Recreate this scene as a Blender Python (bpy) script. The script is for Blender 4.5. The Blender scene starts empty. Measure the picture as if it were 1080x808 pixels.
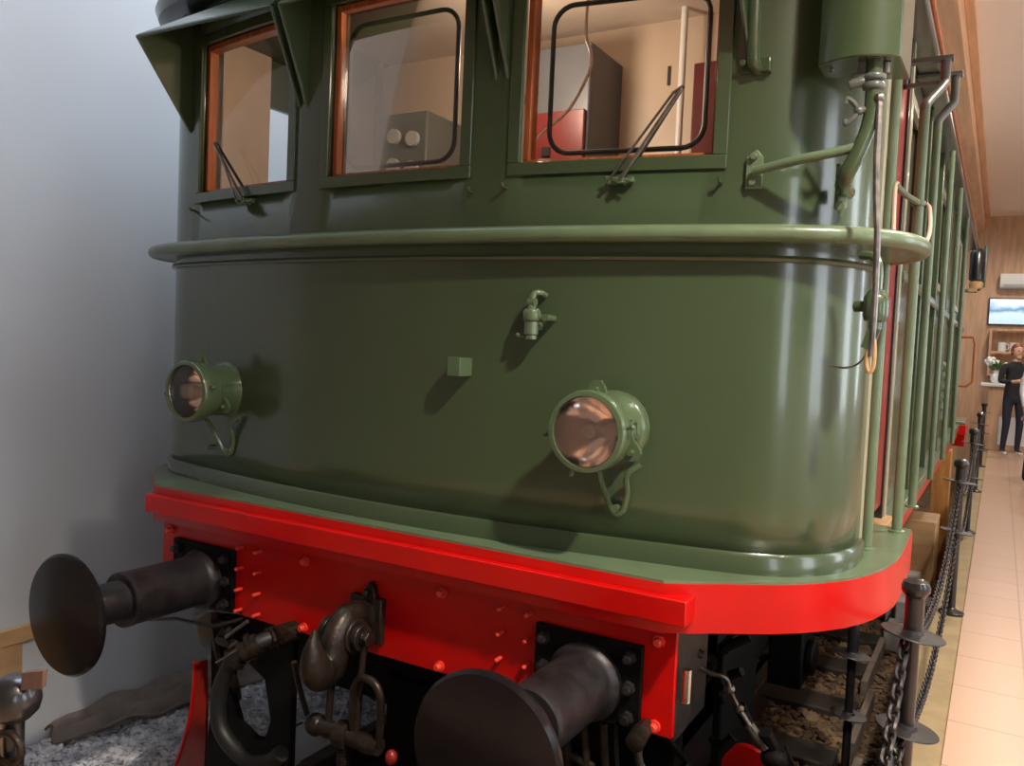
import bpy, bmesh, math, random
from mathutils import Vector, Matrix
random.seed(7)
PI = math.pi
S = bpy.context.scene
COL = S.collection

# ---------------------------------------------------------------- materials
def new_mat(name):
    m = bpy.data.materials.new(name); m.use_nodes = True
    nt = m.node_tree
    return m, nt, nt.nodes['Principled BSDF']

def mat(name, col, rough=.5, metal=0., coat=0., var=0., vscale=4., bump=0., bscale=60., col2=None,
        stretch=(1, 1, 1), rvar=0., spec=.5, detail=2., crough=.05):
    m, nt, b = new_mat(name)
    b.inputs['Base Color'].default_value = (*col, 1)
    b.inputs['Roughness'].default_value = rough
    b.inputs['Metallic'].default_value = metal
    b.inputs['Specular IOR Level'].default_value = spec
    if coat:
        b.inputs['Coat Weight'].default_value = coat
        b.inputs['Coat Roughness'].default_value = crough
    L = nt.links
    if var or bump or rvar:
        tc = nt.nodes.new('ShaderNodeTexCoord'); mp = nt.nodes.new('ShaderNodeMapping')
        mp.inputs['Scale'].default_value = stretch
        L.new(tc.outputs['Object'], mp.inputs['Vector'])
    if var:
        n = nt.nodes.new('ShaderNodeTexNoise'); n.inputs['Scale'].default_value = vscale
        n.inputs['Detail'].default_value = detail; n.inputs['Roughness'].default_value = .6
        L.new(mp.outputs[0], n.inputs['Vector'])
        r = nt.nodes.new('ShaderNodeValToRGB')
        r.color_ramp.elements[0].position = .35; r.color_ramp.elements[1].position = .68
        c2 = col2 or tuple(c * (1 - var) for c in col)
        r.color_ramp.elements[0].color = (*c2, 1); r.color_ramp.elements[1].color = (*col, 1)
        L.new(n.outputs['Fac'], r.inputs['Fac']); L.new(r.outputs['Color'], b.inputs['Base Color'])
    if rvar:
        n = nt.nodes.new('ShaderNodeTexNoise'); n.inputs['Scale'].default_value = 3.; n.inputs['Detail'].default_value = 3
        L.new(mp.outputs[0], n.inputs['Vector'])
        q = nt.nodes.new('ShaderNodeMapRange')
        q.inputs['From Min'].default_value = .3; q.inputs['From Max'].default_value = .7
        q.inputs['To Min'].default_value = max(0, rough - rvar); q.inputs['To Max'].default_value = rough + rvar
        L.new(n.outputs['Fac'], q.inputs['Value']); L.new(q.outputs[0], b.inputs['Roughness'])
    if bump:
        n = nt.nodes.new('ShaderNodeTexNoise'); n.inputs['Scale'].default_value = bscale; n.inputs['Detail'].default_value = 5
        L.new(mp.outputs[0], n.inputs['Vector'])
        bp = nt.nodes.new('ShaderNodeBump'); bp.inputs['Strength'].default_value = bump; bp.inputs['Distance'].default_value = .01
        L.new(n.outputs['Fac'], bp.inputs['Height']); L.new(bp.outputs[0], b.inputs['Normal'])
        if coat: L.new(bp.outputs[0], b.inputs['Coat Normal'])
    return m

def emis(name, col, st):
    m, nt, b = new_mat(name)
    b.inputs['Base Color'].default_value = (*col, 1)
    b.inputs['Emission Color'].default_value = (*col, 1); b.inputs['Emission Strength'].default_value = st
    return m

def glass(name, tint=(1, 1, 1), refl=1.0):
    # thin architectural pane: transparent with a Fresnel mirror layer
    m = bpy.data.materials.new(name); m.use_nodes = True; nt = m.node_tree; nt.nodes.clear()
    o = nt.nodes.new('ShaderNodeOutputMaterial'); mx = nt.nodes.new('ShaderNodeMixShader')
    t = nt.nodes.new('ShaderNodeBsdfTransparent'); g = nt.nodes.new('ShaderNodeBsdfGlossy')
    t.inputs['Color'].default_value = (*tint, 1); g.inputs['Roughness'].default_value = .02
    f = nt.nodes.new('ShaderNodeFresnel'); f.inputs['IOR'].default_value = 1.5
    mu = nt.nodes.new('ShaderNodeMath'); mu.operation = 'MULTIPLY'; mu.inputs[1].default_value = refl * 1.6
    mu.use_clamp = True
    nt.links.new(f.outputs[0], mu.inputs[0]); nt.links.new(mu.outputs[0], mx.inputs[0])
    nt.links.new(t.outputs[0], mx.inputs[1]); nt.links.new(g.outputs[0], mx.inputs[2]); nt.links.new(mx.outputs[0], o.inputs[0])
    return m

M = {}
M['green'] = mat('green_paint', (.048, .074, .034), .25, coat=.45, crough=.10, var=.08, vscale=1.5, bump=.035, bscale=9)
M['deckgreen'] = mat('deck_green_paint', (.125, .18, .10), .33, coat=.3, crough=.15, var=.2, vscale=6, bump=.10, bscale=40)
M['lampgreen'] = mat('lamp_green_paint', (.080, .118, .060), .24, coat=.5, bump=.06, bscale=30)
M['red'] = mat('red_paint', (.56, .003, .002), .34, coat=.12, crough=.15, spec=.3, var=.12, vscale=5, bump=.04, bscale=30)
M['rivetred'] = mat('highlight_red_rivet', (.78, .06, .035), .35)  # lighter red than the beam: rivet highlights painted into the colour
M['redold'] = mat('dull_red_paint', (.30, .018, .012), .35, coat=.2, var=.3, vscale=6)
M['black'] = mat('black_paint', (.012, .012, .013), .28, coat=.4, crough=.12, bump=.08, bscale=40)
M['blackmat'] = mat('grimy_black', (.005, .0045, .004), .6, spec=.15, var=.4, vscale=12, bump=.3, bscale=50)
M['iron'] = mat('worn_buffer_iron', (.040, .036, .037), .42, metal=.45, var=.55, vscale=14, bump=.12, bscale=60)
M['disc'] = mat('greased_black_disc', (.008, .006, .007), .20, spec=.25, var=.4, vscale=5, bump=.03, bscale=30, col2=(.010, .008, .009))
M['steel'] = mat('worn_steel', (.30, .27, .24), .33, metal=.9, var=.5, vscale=20, bump=.1)
M['brightsteel'] = mat('bright_steel', (.62, .6, .56), .2, metal=1.)
M['oily'] = mat('oily_dark_steel', (.050, .036, .026), .36, metal=.55, var=.6, vscale=16, bump=.25, bscale=50)
M['chrome'] = mat('reflector_chrome', (1., .95, .93), .14, metal=1.)
M['grey'] = mat('grey_roof_paint', (.10, .11, .10), .3, coat=.3, var=.2)
M['cream'] = mat('cream_cab_paint', (.62, .50, .38), .45, var=.12, vscale=3)
M['creamlt'] = mat('pale_cab_ceiling', (.66, .55, .46), .5, var=.12, vscale=2)
M['wood'] = mat('varnished_window_wood', (.48, .13, .035), .3, coat=.4, var=.4, vscale=9, stretch=(6, 6, .6))
M['maroon'] = mat('maroon_panel', (.13, .012, .010), .35, coat=.2, var=.2)
M['redwood'] = mat('red_door_board', (.33, .016, .008), .35, coat=.3, var=.45, vscale=7, stretch=(4, 4, .5))
M['cabgrey'] = mat('cab_grey_cabinet', (.12, .13, .115), .45, var=.15)
M['bluegrey'] = mat('cab_blue_grey_cabinet', (.085, .09, .10), .4, var=.15)
M['rubber'] = mat('black_rubber', (.012, .012, .012), .5)
M['palemetal'] = mat('pale_green_frame', (.34, .34, .24), .3, coat=.3)
M['white'] = mat('white_plastic', (.8, .8, .78), .4)
M['wallw'] = mat('white_wall_plaster', (.55, .575, .60), .85, bump=.06, bscale=200)
M['hallwall'] = mat('warm_grey_hall_wall', (.36, .33, .29), .85)
M['ceil'] = mat('painted_ceiling', (.95, .80, .67), .8, bump=.03, bscale=150)
M['ceilgrey'] = mat('upper_grey_ceiling', (.52, .54, .58), .8)
M['beam'] = mat('pine_beam', (.80, .47, .26), .5, var=.2, vscale=2.5, stretch=(6, .5, 6))
M['pine'] = mat('pine_boarding', (.72, .44, .26), .5, var=.25, vscale=3, stretch=(5, 5, .6))
M['oak'] = mat('tan_board', (.55, .33, .16), .5, var=.25, vscale=3, stretch=(1, 1, 5))
M['kerb'] = mat('tan_kerb', (.36, .27, .14), .7, var=.2, vscale=8, bump=.1)
M['timber'] = mat('orange_timber', (.62, .28, .07), .5, var=.3, vscale=5, stretch=(4, 4, .6))
M['sleeper'] = mat('dark_sleeper_timber', (.035, .024, .017), .8, var=.5, vscale=6, bump=.4, bscale=30)
M['railsteel'] = mat('rusty_rail', (.09, .06, .045), .5, metal=.6, var=.4, vscale=10)
M['cloth'] = mat('brown_groundsheet', (.22, .175, .145), .85, var=.35, vscale=7, bump=.3, bscale=60)
M['slab'] = mat('pale_stone', (.55, .56, .56), .7, var=.15, bump=.1)
M['skin'] = mat('skin', (.62, .33, .22), .55)
M['cardigan'] = mat('dark_cardigan', (.02, .02, .024), .9, bump=.2)
M['trouser'] = mat('dark_trousers', (.018, .02, .035), .85)
M['hair'] = mat('red_brown_hair', (.22, .05, .02), .5, bump=.3)
M['shirtgrey'] = mat('grey_top', (.42, .42, .40), .8)
M['shirtwhite'] = mat('white_top', (.75, .76, .78), .8)
M['shoe'] = mat('pale_shoe', (.7, .66, .6), .6)
M['leaf'] = mat('leaf_green', (.07, .19, .04), .5, var=.4, vscale=30)
M['petal'] = mat('white_petal', (.82, .82, .76), .6)
M['ceramic'] = mat('white_mug_glaze', (.82, .80, .78), .2, coat=.4)
M['leather'] = mat('brown_leather_tag', (.13, .07, .05), .6, var=.3, bump=.2)
M['glass'] = glass('window_glass', (.95, .93, .90), .5)
M['lens'] = glass('lamp_lens_glass', (.98, .92, .90), .8)
M['daylight'] = emis('daylit_pane', (.80, .90, 1.0), 7.)
M['sky'] = emis('skylight_pane', (.74, .86, 1.0), 3.5)
M['lampglow'] = emis('warm_lamp', (1., .80, .58), 26.)

def tile_mat():
    m, nt, b = new_mat('peach_floor_tiles'); b.inputs['Roughness'].default_value = .32
    tc = nt.nodes.new('ShaderNodeTexCoord')
    br = nt.nodes.new('ShaderNodeTexBrick'); br.offset = 0.; br.inputs['Scale'].default_value = 1.
    br.inputs['Brick Width'].default_value = .42; br.inputs['Row Height'].default_value = .42
    br.inputs['Mortar Size'].default_value = .006; br.inputs['Mortar Smooth'].default_value = .3
    br.inputs['Color1'].default_value = (.53, .335, .225, 1); br.inputs['Color2'].default_value = (.50, .315, .21, 1)
    br.inputs['Mortar'].default_value = (.36, .22, .15, 1)
    nt.links.new(tc.outputs['Object'], br.inputs['Vector']); nt.links.new(br.outputs['Color'], b.inputs['Base Color'])
    return m
M['tiles'] = tile_mat()

def gravel_mat(name, cols, scale, bump=1.0):
    m, nt, b = new_mat(name); b.inputs['Roughness'].default_value = .85
    L = nt.links
    tc = nt.nodes.new('ShaderNodeTexCoord')
    v = nt.nodes.new('ShaderNodeTexVoronoi'); v.inputs['Scale'].default_value = scale
    r = nt.nodes.new('ShaderNodeValToRGB'); r.color_ramp.interpolation = 'LINEAR'
    while len(r.color_ramp.elements) < len(cols): r.color_ramp.elements.new(.5)
    for i, c in enumerate(cols):
        r.color_ramp.elements[i].position = i / (len(cols) - 1); r.color_ramp.elements[i].color = (*c, 1)
    sep = nt.nodes.new('ShaderNodeSeparateColor')
    L.new(tc.outputs['Object'], v.inputs['Vector']); L.new(v.outputs['Color'], sep.inputs[0]); L.new(sep.outputs[0], r.inputs['Fac'])
    L.new(r.outputs['Color'], b.inputs['Base Color'])
    bp = nt.nodes.new('ShaderNodeBump'); bp.invert = True; bp.inputs['Strength'].default_value = bump; bp.inputs['Distance'].default_value = .03
    L.new(v.outputs['Distance'], bp.inputs['Height']); L.new(bp.outputs[0], b.inputs['Normal'])
    return m
M['gravel'] = gravel_mat('grey_gravel', [(.24, .24, .27), (.48, .49, .52), (.66, .67, .70), (.80, .79, .78)], 42)
M['stone'] = mat('grey_gravel_stone', (.78, .78, .80), .8, var=.5, vscale=9, col2=(.36, .36, .40), detail=1)
M['ballast'] = gravel_mat('brown_ballast', [(.05, .030, .016), (.13, .08, .04), (.20, .13, .07)], 26)
M['bstone'] = mat('brown_ballast_stone', (.20, .125, .065), .85, var=.55, vscale=9, col2=(.08, .05, .03), detail=1)

def tv_mat():
    m, nt, b = new_mat('television_picture')
    L = nt.links
    tc = nt.nodes.new('ShaderNodeTexCoord'); n = nt.nodes.new('ShaderNodeTexNoise'); n.inputs['Scale'].default_value = 3.5; n.inputs['Detail'].default_value = 7
    sx = nt.nodes.new('ShaderNodeSeparateXYZ'); L.new(tc.outputs['Generated'], sx.inputs[0]); L.new(tc.outputs['Object'], n.inputs['Vector'])
    a = nt.nodes.new('ShaderNodeMath'); a.operation = 'MULTIPLY_ADD'; a.inputs[1].default_value = .9; L.new(n.outputs['Fac'], a.inputs[0]); L.new(sx.outputs['Z'], a.inputs[2])
    r = nt.nodes.new('ShaderNodeValToRGB')
    for p, c in ((.0, (.35, .5, .65)), (.62, (.55, .68, .8)), (.75, (.12, .25, .38)), (.95, (.7, .8, .9)), (1., (.75, .9, 1.))):
        e = r.color_ramp.elements.new(p); e.color = (*c, 1)
    r.color_ramp.elements.remove(r.color_ramp.elements[0])
    sub = nt.nodes.new('ShaderNodeMath'); sub.operation = 'MULTIPLY'; sub.inputs[1].default_value = .72; L.new(a.outputs[0], sub.inputs[0])
    L.new(sub.outputs[0], r.inputs['Fac'])
    b.inputs['Base Color'].default_value = (0, 0, 0, 1)
    L.new(r.outputs['Color'], b.inputs['Emission Color']); b.inputs['Emission Strength'].default_value = 1.5
    return m
M['tv'] = tv_mat()

# ---------------------------------------------------------------- mesh helpers
def nb(): return bmesh.new()

def obj(name, bm, m, parent=None, bevel=0., smooth=True, seg=2, sub=0):
    bmesh.ops.recalc_face_normals(bm, faces=bm.faces)
    me = bpy.data.meshes.new(name); bm.to_mesh(me); bm.free()
    if smooth:
        for p in me.polygons: p.use_smooth = True
    mats = m if isinstance(m, (list, tuple)) else [m]
    for q in mats: me.materials.append(M[q])
    o = bpy.data.objects.new(name, me); COL.objects.link(o)
    if parent is not None: o.parent = parent
    if bevel:
        b = o.modifiers.new('Bevel', 'BEVEL'); b.width = bevel; b.segments = seg; b.limit_method = 'ANGLE'; b.angle_limit = math.radians(40)
    if sub:
        b = o.modifiers.new('Sub', 'SUBSURF'); b.levels = sub; b.render_levels = sub
    if smooth:
        try:
            me.set_sharp_from_angle(angle=math.radians(38))
        except Exception: pass
    return o

def empty(name, loc=(0, 0, 0)):
    o = bpy.data.objects.new(name, None); COL.objects.link(o); o.location = loc; o.empty_display_size = .1
    return o

def tag(o, label=None, cat=None, group=None, kind=None):
    if label: o['label'] = label
    if cat: o['category'] = cat
    if group: o['group'] = group
    if kind: o['kind'] = kind
    return o

def box(bm, a, b):
    x0, y0, z0 = a; x1, y1, z1 = b
    v = [bm.verts.new(p) for p in ((x0, y0, z0), (x1, y0, z0), (x1, y1, z0), (x0, y1, z0), (x0, y0, z1), (x1, y0, z1), (x1, y1, z1), (x0, y1, z1))]
    for f in ((0, 3, 2, 1), (4, 5, 6, 7), (0, 1, 5, 4), (1, 2, 6, 5), (2, 3, 7, 6), (3, 0, 4, 7)): bm.faces.new([v[i] for i in f])

def boxo(name, a, b, m, parent=None, bevel=0.):
    bm = nb(); box(bm, a, b); return obj(name, bm, m, parent, bevel, smooth=bevel > 0)

def obox(bm, c, size, rot):
    x, y, z = [s / 2 for s in size]; tb = bmesh.new(); box(tb, (-x, -y, -z), (x, y, z))
    mp = {v: bm.verts.new(rot @ v.co + Vector(c)) for v in tb.verts}
    for f in tb.faces: bm.faces.new([mp[v] for v in f.verts])
    tb.free()

def frame_of(d):
    d = Vector(d).normalized(); u = d.orthogonal().normalized(); return u, d.cross(u), d

def lathe(bm, prof, p0, axis, seg=32, caps=True):
    """prof = [(r, t)], t along axis from p0"""
    u, w, d = frame_of(axis); p0 = Vector(p0); rings = []
    for r, t in prof:
        if r < 1e-6: rings.append([bm.verts.new(p0 + d * t)])
        else: rings.append([bm.verts.new(p0 + d * t + (u * math.cos(2 * PI * k / seg) + w * math.sin(2 * PI * k / seg)) * r) for k in range(seg)])
    for a, b in zip(rings, rings[1:]):
        if len(a) == 1 and len(b) == 1: continue
        for k in range(seg):
            j = (k + 1) % seg
            if len(a) == 1: bm.faces.new([a[0], b[j], b[k]])
            elif len(b) == 1: bm.faces.new([a[k], a[j], b[0]])
            else: bm.faces.new([a[k], a[j], b[j], b[k]])
    if caps:
        if len(rings[0]) > 1: bm.faces.new(list(reversed(rings[0])))
        if len(rings[-1]) > 1: bm.faces.new(rings[-1])

def cyl(bm, p0, p1, r, seg=16, r1=None):
    d = Vector(p1) - Vector(p0); lathe(bm, [(r, 0), (r if r1 is None else r1, d.length)], p0, d, seg)

def ball(bm, c, r, seg=16, sc=(1, 1, 1)):
    ret = bmesh.ops.create_uvsphere(bm, u_segments=seg, v_segments=max(6, seg // 2), radius=r)
    for v in ret['verts']: v.co = Vector((v.co.x * sc[0], v.co.y * sc[1], v.co.z * sc[2])) + Vector(c)

def smoothpath(pts, n=6):
    P = [Vector(p) for p in pts]
    if len(P) < 3: return P
    P = [2 * P[0] - P[1]] + P + [2 * P[-1] - P[-2]]; out = []
    for i in range(1, len(P) - 2):
        a, b, c, d = P[i - 1:i + 3]
        for k in range(n):
            t = k / n
            out.append(.5 * ((2 * b) + (c - a) * t + (2 * a - 5 * b + 4 * c - d) * t * t + (3 * b - a - 3 * c + d) * t ** 3))
    out.append(P[-2]); return out

def tube(bm, pts, r, seg=10, closed=False, radii=None):
    P = [Vector(p) for p in pts]; n = len(P); rings = []
    prev = None
    for i in range(n):
        if closed: d = P[(i + 1) % n] - P[i - 1]
        else: d = P[min(i + 1, n - 1)] - P[max(i - 1, 0)]
        d.normalize()
        if prev is None: u = d.orthogonal().normalized()
        else:
            u = prev - d * prev.dot(d)
            u = u.normalized() if u.length > 1e-6 else d.orthogonal().normalized()
        prev = u; w = d.cross(u); rr = radii[i] if radii else r
        rings.append([bm.verts.new(P[i] + (u * math.cos(2 * PI * k / seg) + w * math.sin(2 * PI * k / seg)) * rr) for k in range(seg)])
    for i in range(n if closed else n - 1):
        a, b = rings[i], rings[(i + 1) % n]
        for k in range(seg):
            j = (k + 1) % seg; bm.faces.new([a[k], a[j], b[j], b[k]])
    if not closed:
        bm.faces.new(list(reversed(rings[0]))); bm.faces.new(rings[-1])

def tubeo(name, pts, r, m, parent=None, seg=10, smoothn=0, closed=False):
    bm = nb(); tube(bm, smoothpath(pts, smoothn) if smoothn else pts, r, seg, closed); return obj(name, bm, m, parent)

def prism(bm, poly, z0, z1):
    a = [bm.verts.new((x, y, z0)) for x, y in poly]; b = [bm.verts.new((x, y, z1)) for x, y in poly]
    n = len(poly)
    for i in range(n): bm.faces.new([a[i], a[(i + 1) % n], b[(i + 1) % n], b[i]])
    bm.faces.new(list(reversed(a))); bm.faces.new(b)

def prism3(bm, pts, d):
    d = Vector(d); a = [bm.verts.new(p) for p in pts]; b = [bm.verts.new(Vector(p) + d) for p in pts]; n = len(pts)
    for i in range(n): bm.faces.new([a[i], a[(i + 1) % n], b[(i + 1) % n], b[i]])
    bm.faces.new(list(reversed(a))); bm.faces.new(b)

def ribbon(bm, outline, zprof):
    """sweep of a (offset outward, z) profile along a plan outline [(x,y)] with its outward normals"""
    n = len(outline); N = []
    for i in range(n):
        a = Vector(outline[max(i - 1, 0)]); b = Vector(outline[min(i + 1, n - 1)]); d = (b - a).normalized()
        N.append(Vector((d.y, -d.x)))
    rows = [[bm.verts.new((outline[i][0] + N[i].x * o, outline[i][1] + N[i].y * o, z)) for o, z in zprof] for i in range(n)]
    m = len(zprof)
    for i in range(n - 1):
        for k in range(m): bm.faces.new([rows[i][k], rows[i + 1][k], rows[i + 1][(k + 1) % m], rows[i][(k + 1) % m]])
    bm.faces.new(rows[0]); bm.faces.new(list(reversed(rows[-1])))

# ---------------------------------------------------------------- camera
R_ = Vector((0.86269976, 0.50376088, 0.04443076)); U_ = Vector((-0.06275833, 0.01946729, 0.99783887)); F_ = Vector((-0.50180725, 0.86362376, -0.04840962))
cam = bpy.data.cameras.new('camera'); co = bpy.data.objects.new('camera', cam); COL.objects.link(co)
mw = Matrix.Identity(4)
for i in range(3): mw[i][0] = R_[i]; mw[i][1] = U_[i]; mw[i][2] = -F_[i]
mw.translation = Vector((1.92026, -2.37094, 2.06507)); co.matrix_world = mw
cam.sensor_fit = 'HORIZONTAL'; cam.sensor_width = 36; cam.lens = 883.33 / 1080 * 36; cam.clip_start = .05; cam.clip_end = 100
S.camera = co

# ================================================================ THE SETTING
FZ = .68       # visitors' floor
GZ = -.08      # gravel level in the track pit
XL, XR, YF, YB = -2.2, 6.0, -7.0, 15.0
def struct(name, bm, m, bevel=0., smooth=False):
    return tag(obj(name, bm, m, None, bevel, smooth), kind='structure')
def sbox(name, a, b, m, bevel=0.): bm = nb(); box(bm, a, b); return struct(name, bm, m, bevel, bevel > 0)
sbox('wall_left', (XL - .2, -1.3, -.6), (XL, YB, 5.6), 'wallw')
sbox('wall_left', (XL - .2, YF, -.6), (XL, -1.3, 5.6), 'hallwall')
sbox('wall_back', (XL, YB, -.6), (XR, YB + .2, 5.6), 'pine')
sbox('wall_front', (XL, YF - .2, -.6), (XR, YF, 5.6), 'hallwall')
bm = nb()
for y0, y1 in ((YF, -4.6), (-3.4, -.9), (.3, 2.6), (3.8, 6.4), (7.6, YB)): box(bm, (XR, y0, -.6), (XR + .2, y1, 5.6))
for y0, y1 in ((-4.6, -3.4), (-.9, .3), (2.6, 3.8), (6.4, 7.6)):
    box(bm, (XR, y0, -.6), (XR + .2, y1, 1.5)); box(bm, (XR, y0, 4.1), (XR + .2, y1, 5.6))
struct('wall_right', bm, 'wallw')
for i, (y0, y1) in enumerate(((-4.6, -3.4), (-.9, .3), (2.6, 3.8), (6.4, 7.6))):
    w = empty('window_%d' % (i + 1), (XR, (y0 + y1) / 2, 1.5)); tag(w, kind='structure')
    def wb(a, b): return tuple(Vector(a) - Vector(w.location)), tuple(Vector(b) - Vector(w.location))
    bm = nb()
    for a, b in (((XR + .02, y0, 1.5), (XR + .12, y0 + .06, 4.1)), ((XR + .02, y1 - .06, 1.5), (XR + .12, y1, 4.1)), ((XR + .02, y0, 1.5), (XR + .12, y1, 1.56)), ((XR + .02, y0, 4.04), (XR + .12, y1, 4.1)), ((XR + .04, y0, 2.8), (XR + .1, y1, 2.86))): box(bm, *wb(a, b))
    obj('window_frame', bm, 'pine', w, smooth=False)
    boxo('pane', *wb((XR + .09, y0 + .05, 1.55), (XR + .1, y1 - .05, 4.05)), 'daylight', w)
# visitor floor: L-shape around the pit
bm = nb(); box(bm, (1.83, -1.5, FZ - .6), (XR, YB, FZ)); struct('floor', bm, 'tiles')
bm = nb(); box(bm, (XL, YF, FZ - .6), (XR, -1.5, FZ)); struct('floor', bm, 'tiles')
bm = nb(); box(bm, (1.66, -1.5, GZ - .3), (1.83, YB, FZ - .004)); struct('trim_1', bm, 'kerb', .008, True)
# pit ground
bm = nb(); box(bm, (XL, -1.5, GZ - .3), (-.9, YB, GZ)); tag(obj('gravel_bed', bm, 'gravel', smooth=False), kind='structure')
bm = nb(); box(bm, (-.9, -1.5, GZ - .3), (1.66, YB, GZ - .02)); tag(obj('ballast_bed', bm, 'ballast', smooth=False), kind='structure')
# ceilings
bm = nb(); box(bm, (1.57, YF, 4.7), (XR, YB, 4.8)); struct('ceiling', bm, 'ceil')
bm = nb(); box(bm, (1.34, YF, 4.45), (1.53, YB, 5.5)); box(bm, (1.53, YF, 4.66), (1.60, YB, 4.74)); struct('trim_2', bm, 'beam', .006, True)
bm = nb(); box(bm, (XL, YF, 5.45), (1.34, YB, 5.55)); struct('ceiling', bm, 'ceilgrey')
for i, y in enumerate((.2, 3.2, 6.3, 9.6)):
    s = empty('skylight_window', (-.2 if i else -.2, y, 5.44)); tag(s, kind='structure'); s.name = 'window_%d' % (i + 5)
    x0, x1 = (-1.6, 1.2)
    bm = nb()
    for a, b in (((x0 + .2, -.72, -.06), (x1 + .2, -.66, .0)), ((x0 + .2, .66, -.06), (x1 + .2, .72, 0)), ((x0 + .2, -.66, -.06), (x0 + .26, .66, 0)), ((x1 + .14, -.66, -.06), (x1 + .2, .66, 0))): box(bm, a, b)
    obj('window_frame', bm, 'pine', s, smooth=False)
    boxo('pane', (x0 + .26, -.66, -.02), (x1 + .14, .66, -.01), 'sky', s)
# trim on the left wall
bm = nb(); box(bm, (XL, YF, .475), (XL + .03, .34, .555)); struct('baseboard_left', bm, 'oak', .004, True)
bm = nb(); box(bm, (XL, -1.5, GZ), (XL + .02, -.03, .475)); struct('trim_3', bm, 'oak')

# loose gravel as stuff
def stones(name, n, region, s, m, z, seed):
    rnd = random.Random(seed); bm = nb()
    base = [Vector(p).normalized() for p in ((1, 1, 1), (-1, -1, 1), (-1, 1, -1), (1, -1, -1), (0, 0, 1.2), (0, 0, -1.2), (1.2, 0, 0), (-1.2, 0, 0), (0, 1.2, 0), (0, -1.2, 0))]
    tb = bmesh.new()
    for p in base: tb.verts.new(p)
    r = bmesh.ops.convex_hull(tb, input=tb.verts); tb.verts.index_update()
    faces = [[v.index for v in f.verts] for f in tb.faces]; cos = [v.co.copy() for v in tb.verts]; tb.free()
    for i in range(n):
        x, y = region(rnd)
        k = s * rnd.uniform(.55, 1.25); rot = Matrix.Rotation(rnd.uniform(0, 6.3), 3, 'Z') @ Matrix.Rotation(rnd.uniform(-.8, .8), 3, 'X')
        sc = Vector((rnd.uniform(.7, 1.3), rnd.uniform(.6, 1.1), rnd.uniform(.4, .8)))
        vs = [bm.verts.new(rot @ Vector((c.x * sc.x * k, c.y * sc.y * k, c.z * sc.z * k)) + Vector((x, y, z + k * .22))) for c in cos]
        for f in faces: bm.faces.new([vs[q] for q in f])
    me_o = obj(name, bm, m, smooth=False); return me_o
tag(stones('gravel', 6500, lambda r: (r.uniform(-2.18, -.86), r.uniform(-.3, 2.6)), .019, 'stone', GZ, 1),
    'loose grey crushed gravel beside the white wall', 'gravel', kind='stuff')
def breg(r):
    y = r.uniform(.2, 6.5)
    return r.uniform(.82, 1.64), y
tag(stones('ballast', 3600, breg, .034, 'bstone', GZ - .02, 2), 'loose brown ballast stones between track and kerb', 'ballast', kind='stuff')

# ---------------------------------------------------------------- track
for i, x in enumerate((-.755, .755)):
    bm = nb()
    prof = [(-.065, -.15), (.065, -.15), (.065, -.138), (.012, -.122), (.010, -.045), (.036, -.035), (.036, -.004), (.030, 0), (-.030, 0), (-.036, -.004), (-.036, -.035), (-.010, -.045), (-.012, -.122), (-.065, -.138)]
    a = [bm.verts.new((x + p, -1.48, z + .06)) for p, z in prof]; b = [bm.verts.new((x + p, 13, z + .06)) for p, z in prof]
    for k in range(len(prof)): j = (k + 1) % len(prof); bm.faces.new([a[k], a[j], b[j], b[k]])
    bm.faces.new(list(reversed(a))); bm.faces.new(b)
    o = obj('rail', bm, 'railsteel', smooth=False)
    tag(o, ('steel running rail on the side of the white wall', 'steel running rail on the side of the chain barrier')[i], 'rail', 'running rails under the locomotive')
sl = None
k = 0
for i in range(10):
    y = -.6 + i * .72
    if sl is None:
        bm = nb(); box(bm, (-1.25, -.12, -.09), (1.30, .12, .045)); sl = obj('sleeper', bm, 'sleeper', None, .012); o = sl
    else:
        o = sl.copy(); COL.objects.link(o)
    o.location = (0, y, GZ - .01)
    tag(o, 'dark timber sleeper beneath the running rails in the ballast', 'sleeper', 'dark track sleepers')
# light-edged kerb boards along the ballast
for i, (x, y0, y1) in enumerate(((1.30, 3.3, 4.3), (1.36, 2.35, 3.2), (1.42, 1.3, 2.2))):
    bm = nb(); box(bm, (x - .02, y0, GZ - .05), (x + .02, y1, .02)); 
    o = obj('edging_board', bm, 'cloth', None, .004)
    tag(o, ('thin edging board in the ballast, farthest of three', 'thin edging board in the ballast, middle of three', 'thin edging board in the ballast, nearest of three')[i], 'board', 'edging boards in the ballast')

# crumpled groundsheet on the gravel by the wall
def groundsheet():
    bm = nb(); nx, ny = 46, 18; rnd = random.Random(4)
    g = []
    P = [(-2.17, .14), (-2.17, 1.75)]
    for i in range(nx):
        t = i / (nx - 1); row = []
        for j in range(ny):
            s = j / (ny - 1)
            y = .10 + t * 1.5 + .02 * math.sin(s * 9)
            wmax = .16 + .16 * min(1, t * 2.) + .03 * math.sin(t * 9)
            x = -2.19 + s * wmax
            z = GZ + .03 + .020 * math.sin(t * 9 + s * 6) + .012 * math.sin(t * 31 + s * 8) + .010 * math.sin(s * 19 + t * 5) + (.02 + .11 * t) * (1 - s) ** 1.5 + .02 * (s > .8) * math.sin(t * 14)
            row.append(bm.verts.new((x, y, max(z, GZ + .012))))
        g.append(row)
    for i in range(nx - 1):
        for j in range(ny - 1): bm.faces.new([g[i][j], g[i + 1][j], g[i + 1][j + 1], g[i][j + 1]])
    o = obj('groundsheet', bm, 'cloth'); md = o.modifiers.new('Solid', 'SOLIDIFY'); md.thickness = .01; return o
tag(groundsheet(), 'crumpled brown groundsheet on the gravel against the white wall', 'sheet')
boxo('stone_slab', (-1.20, .62, GZ), (-.92, 1.10, GZ + .05), 'slab', None, .006)
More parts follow.
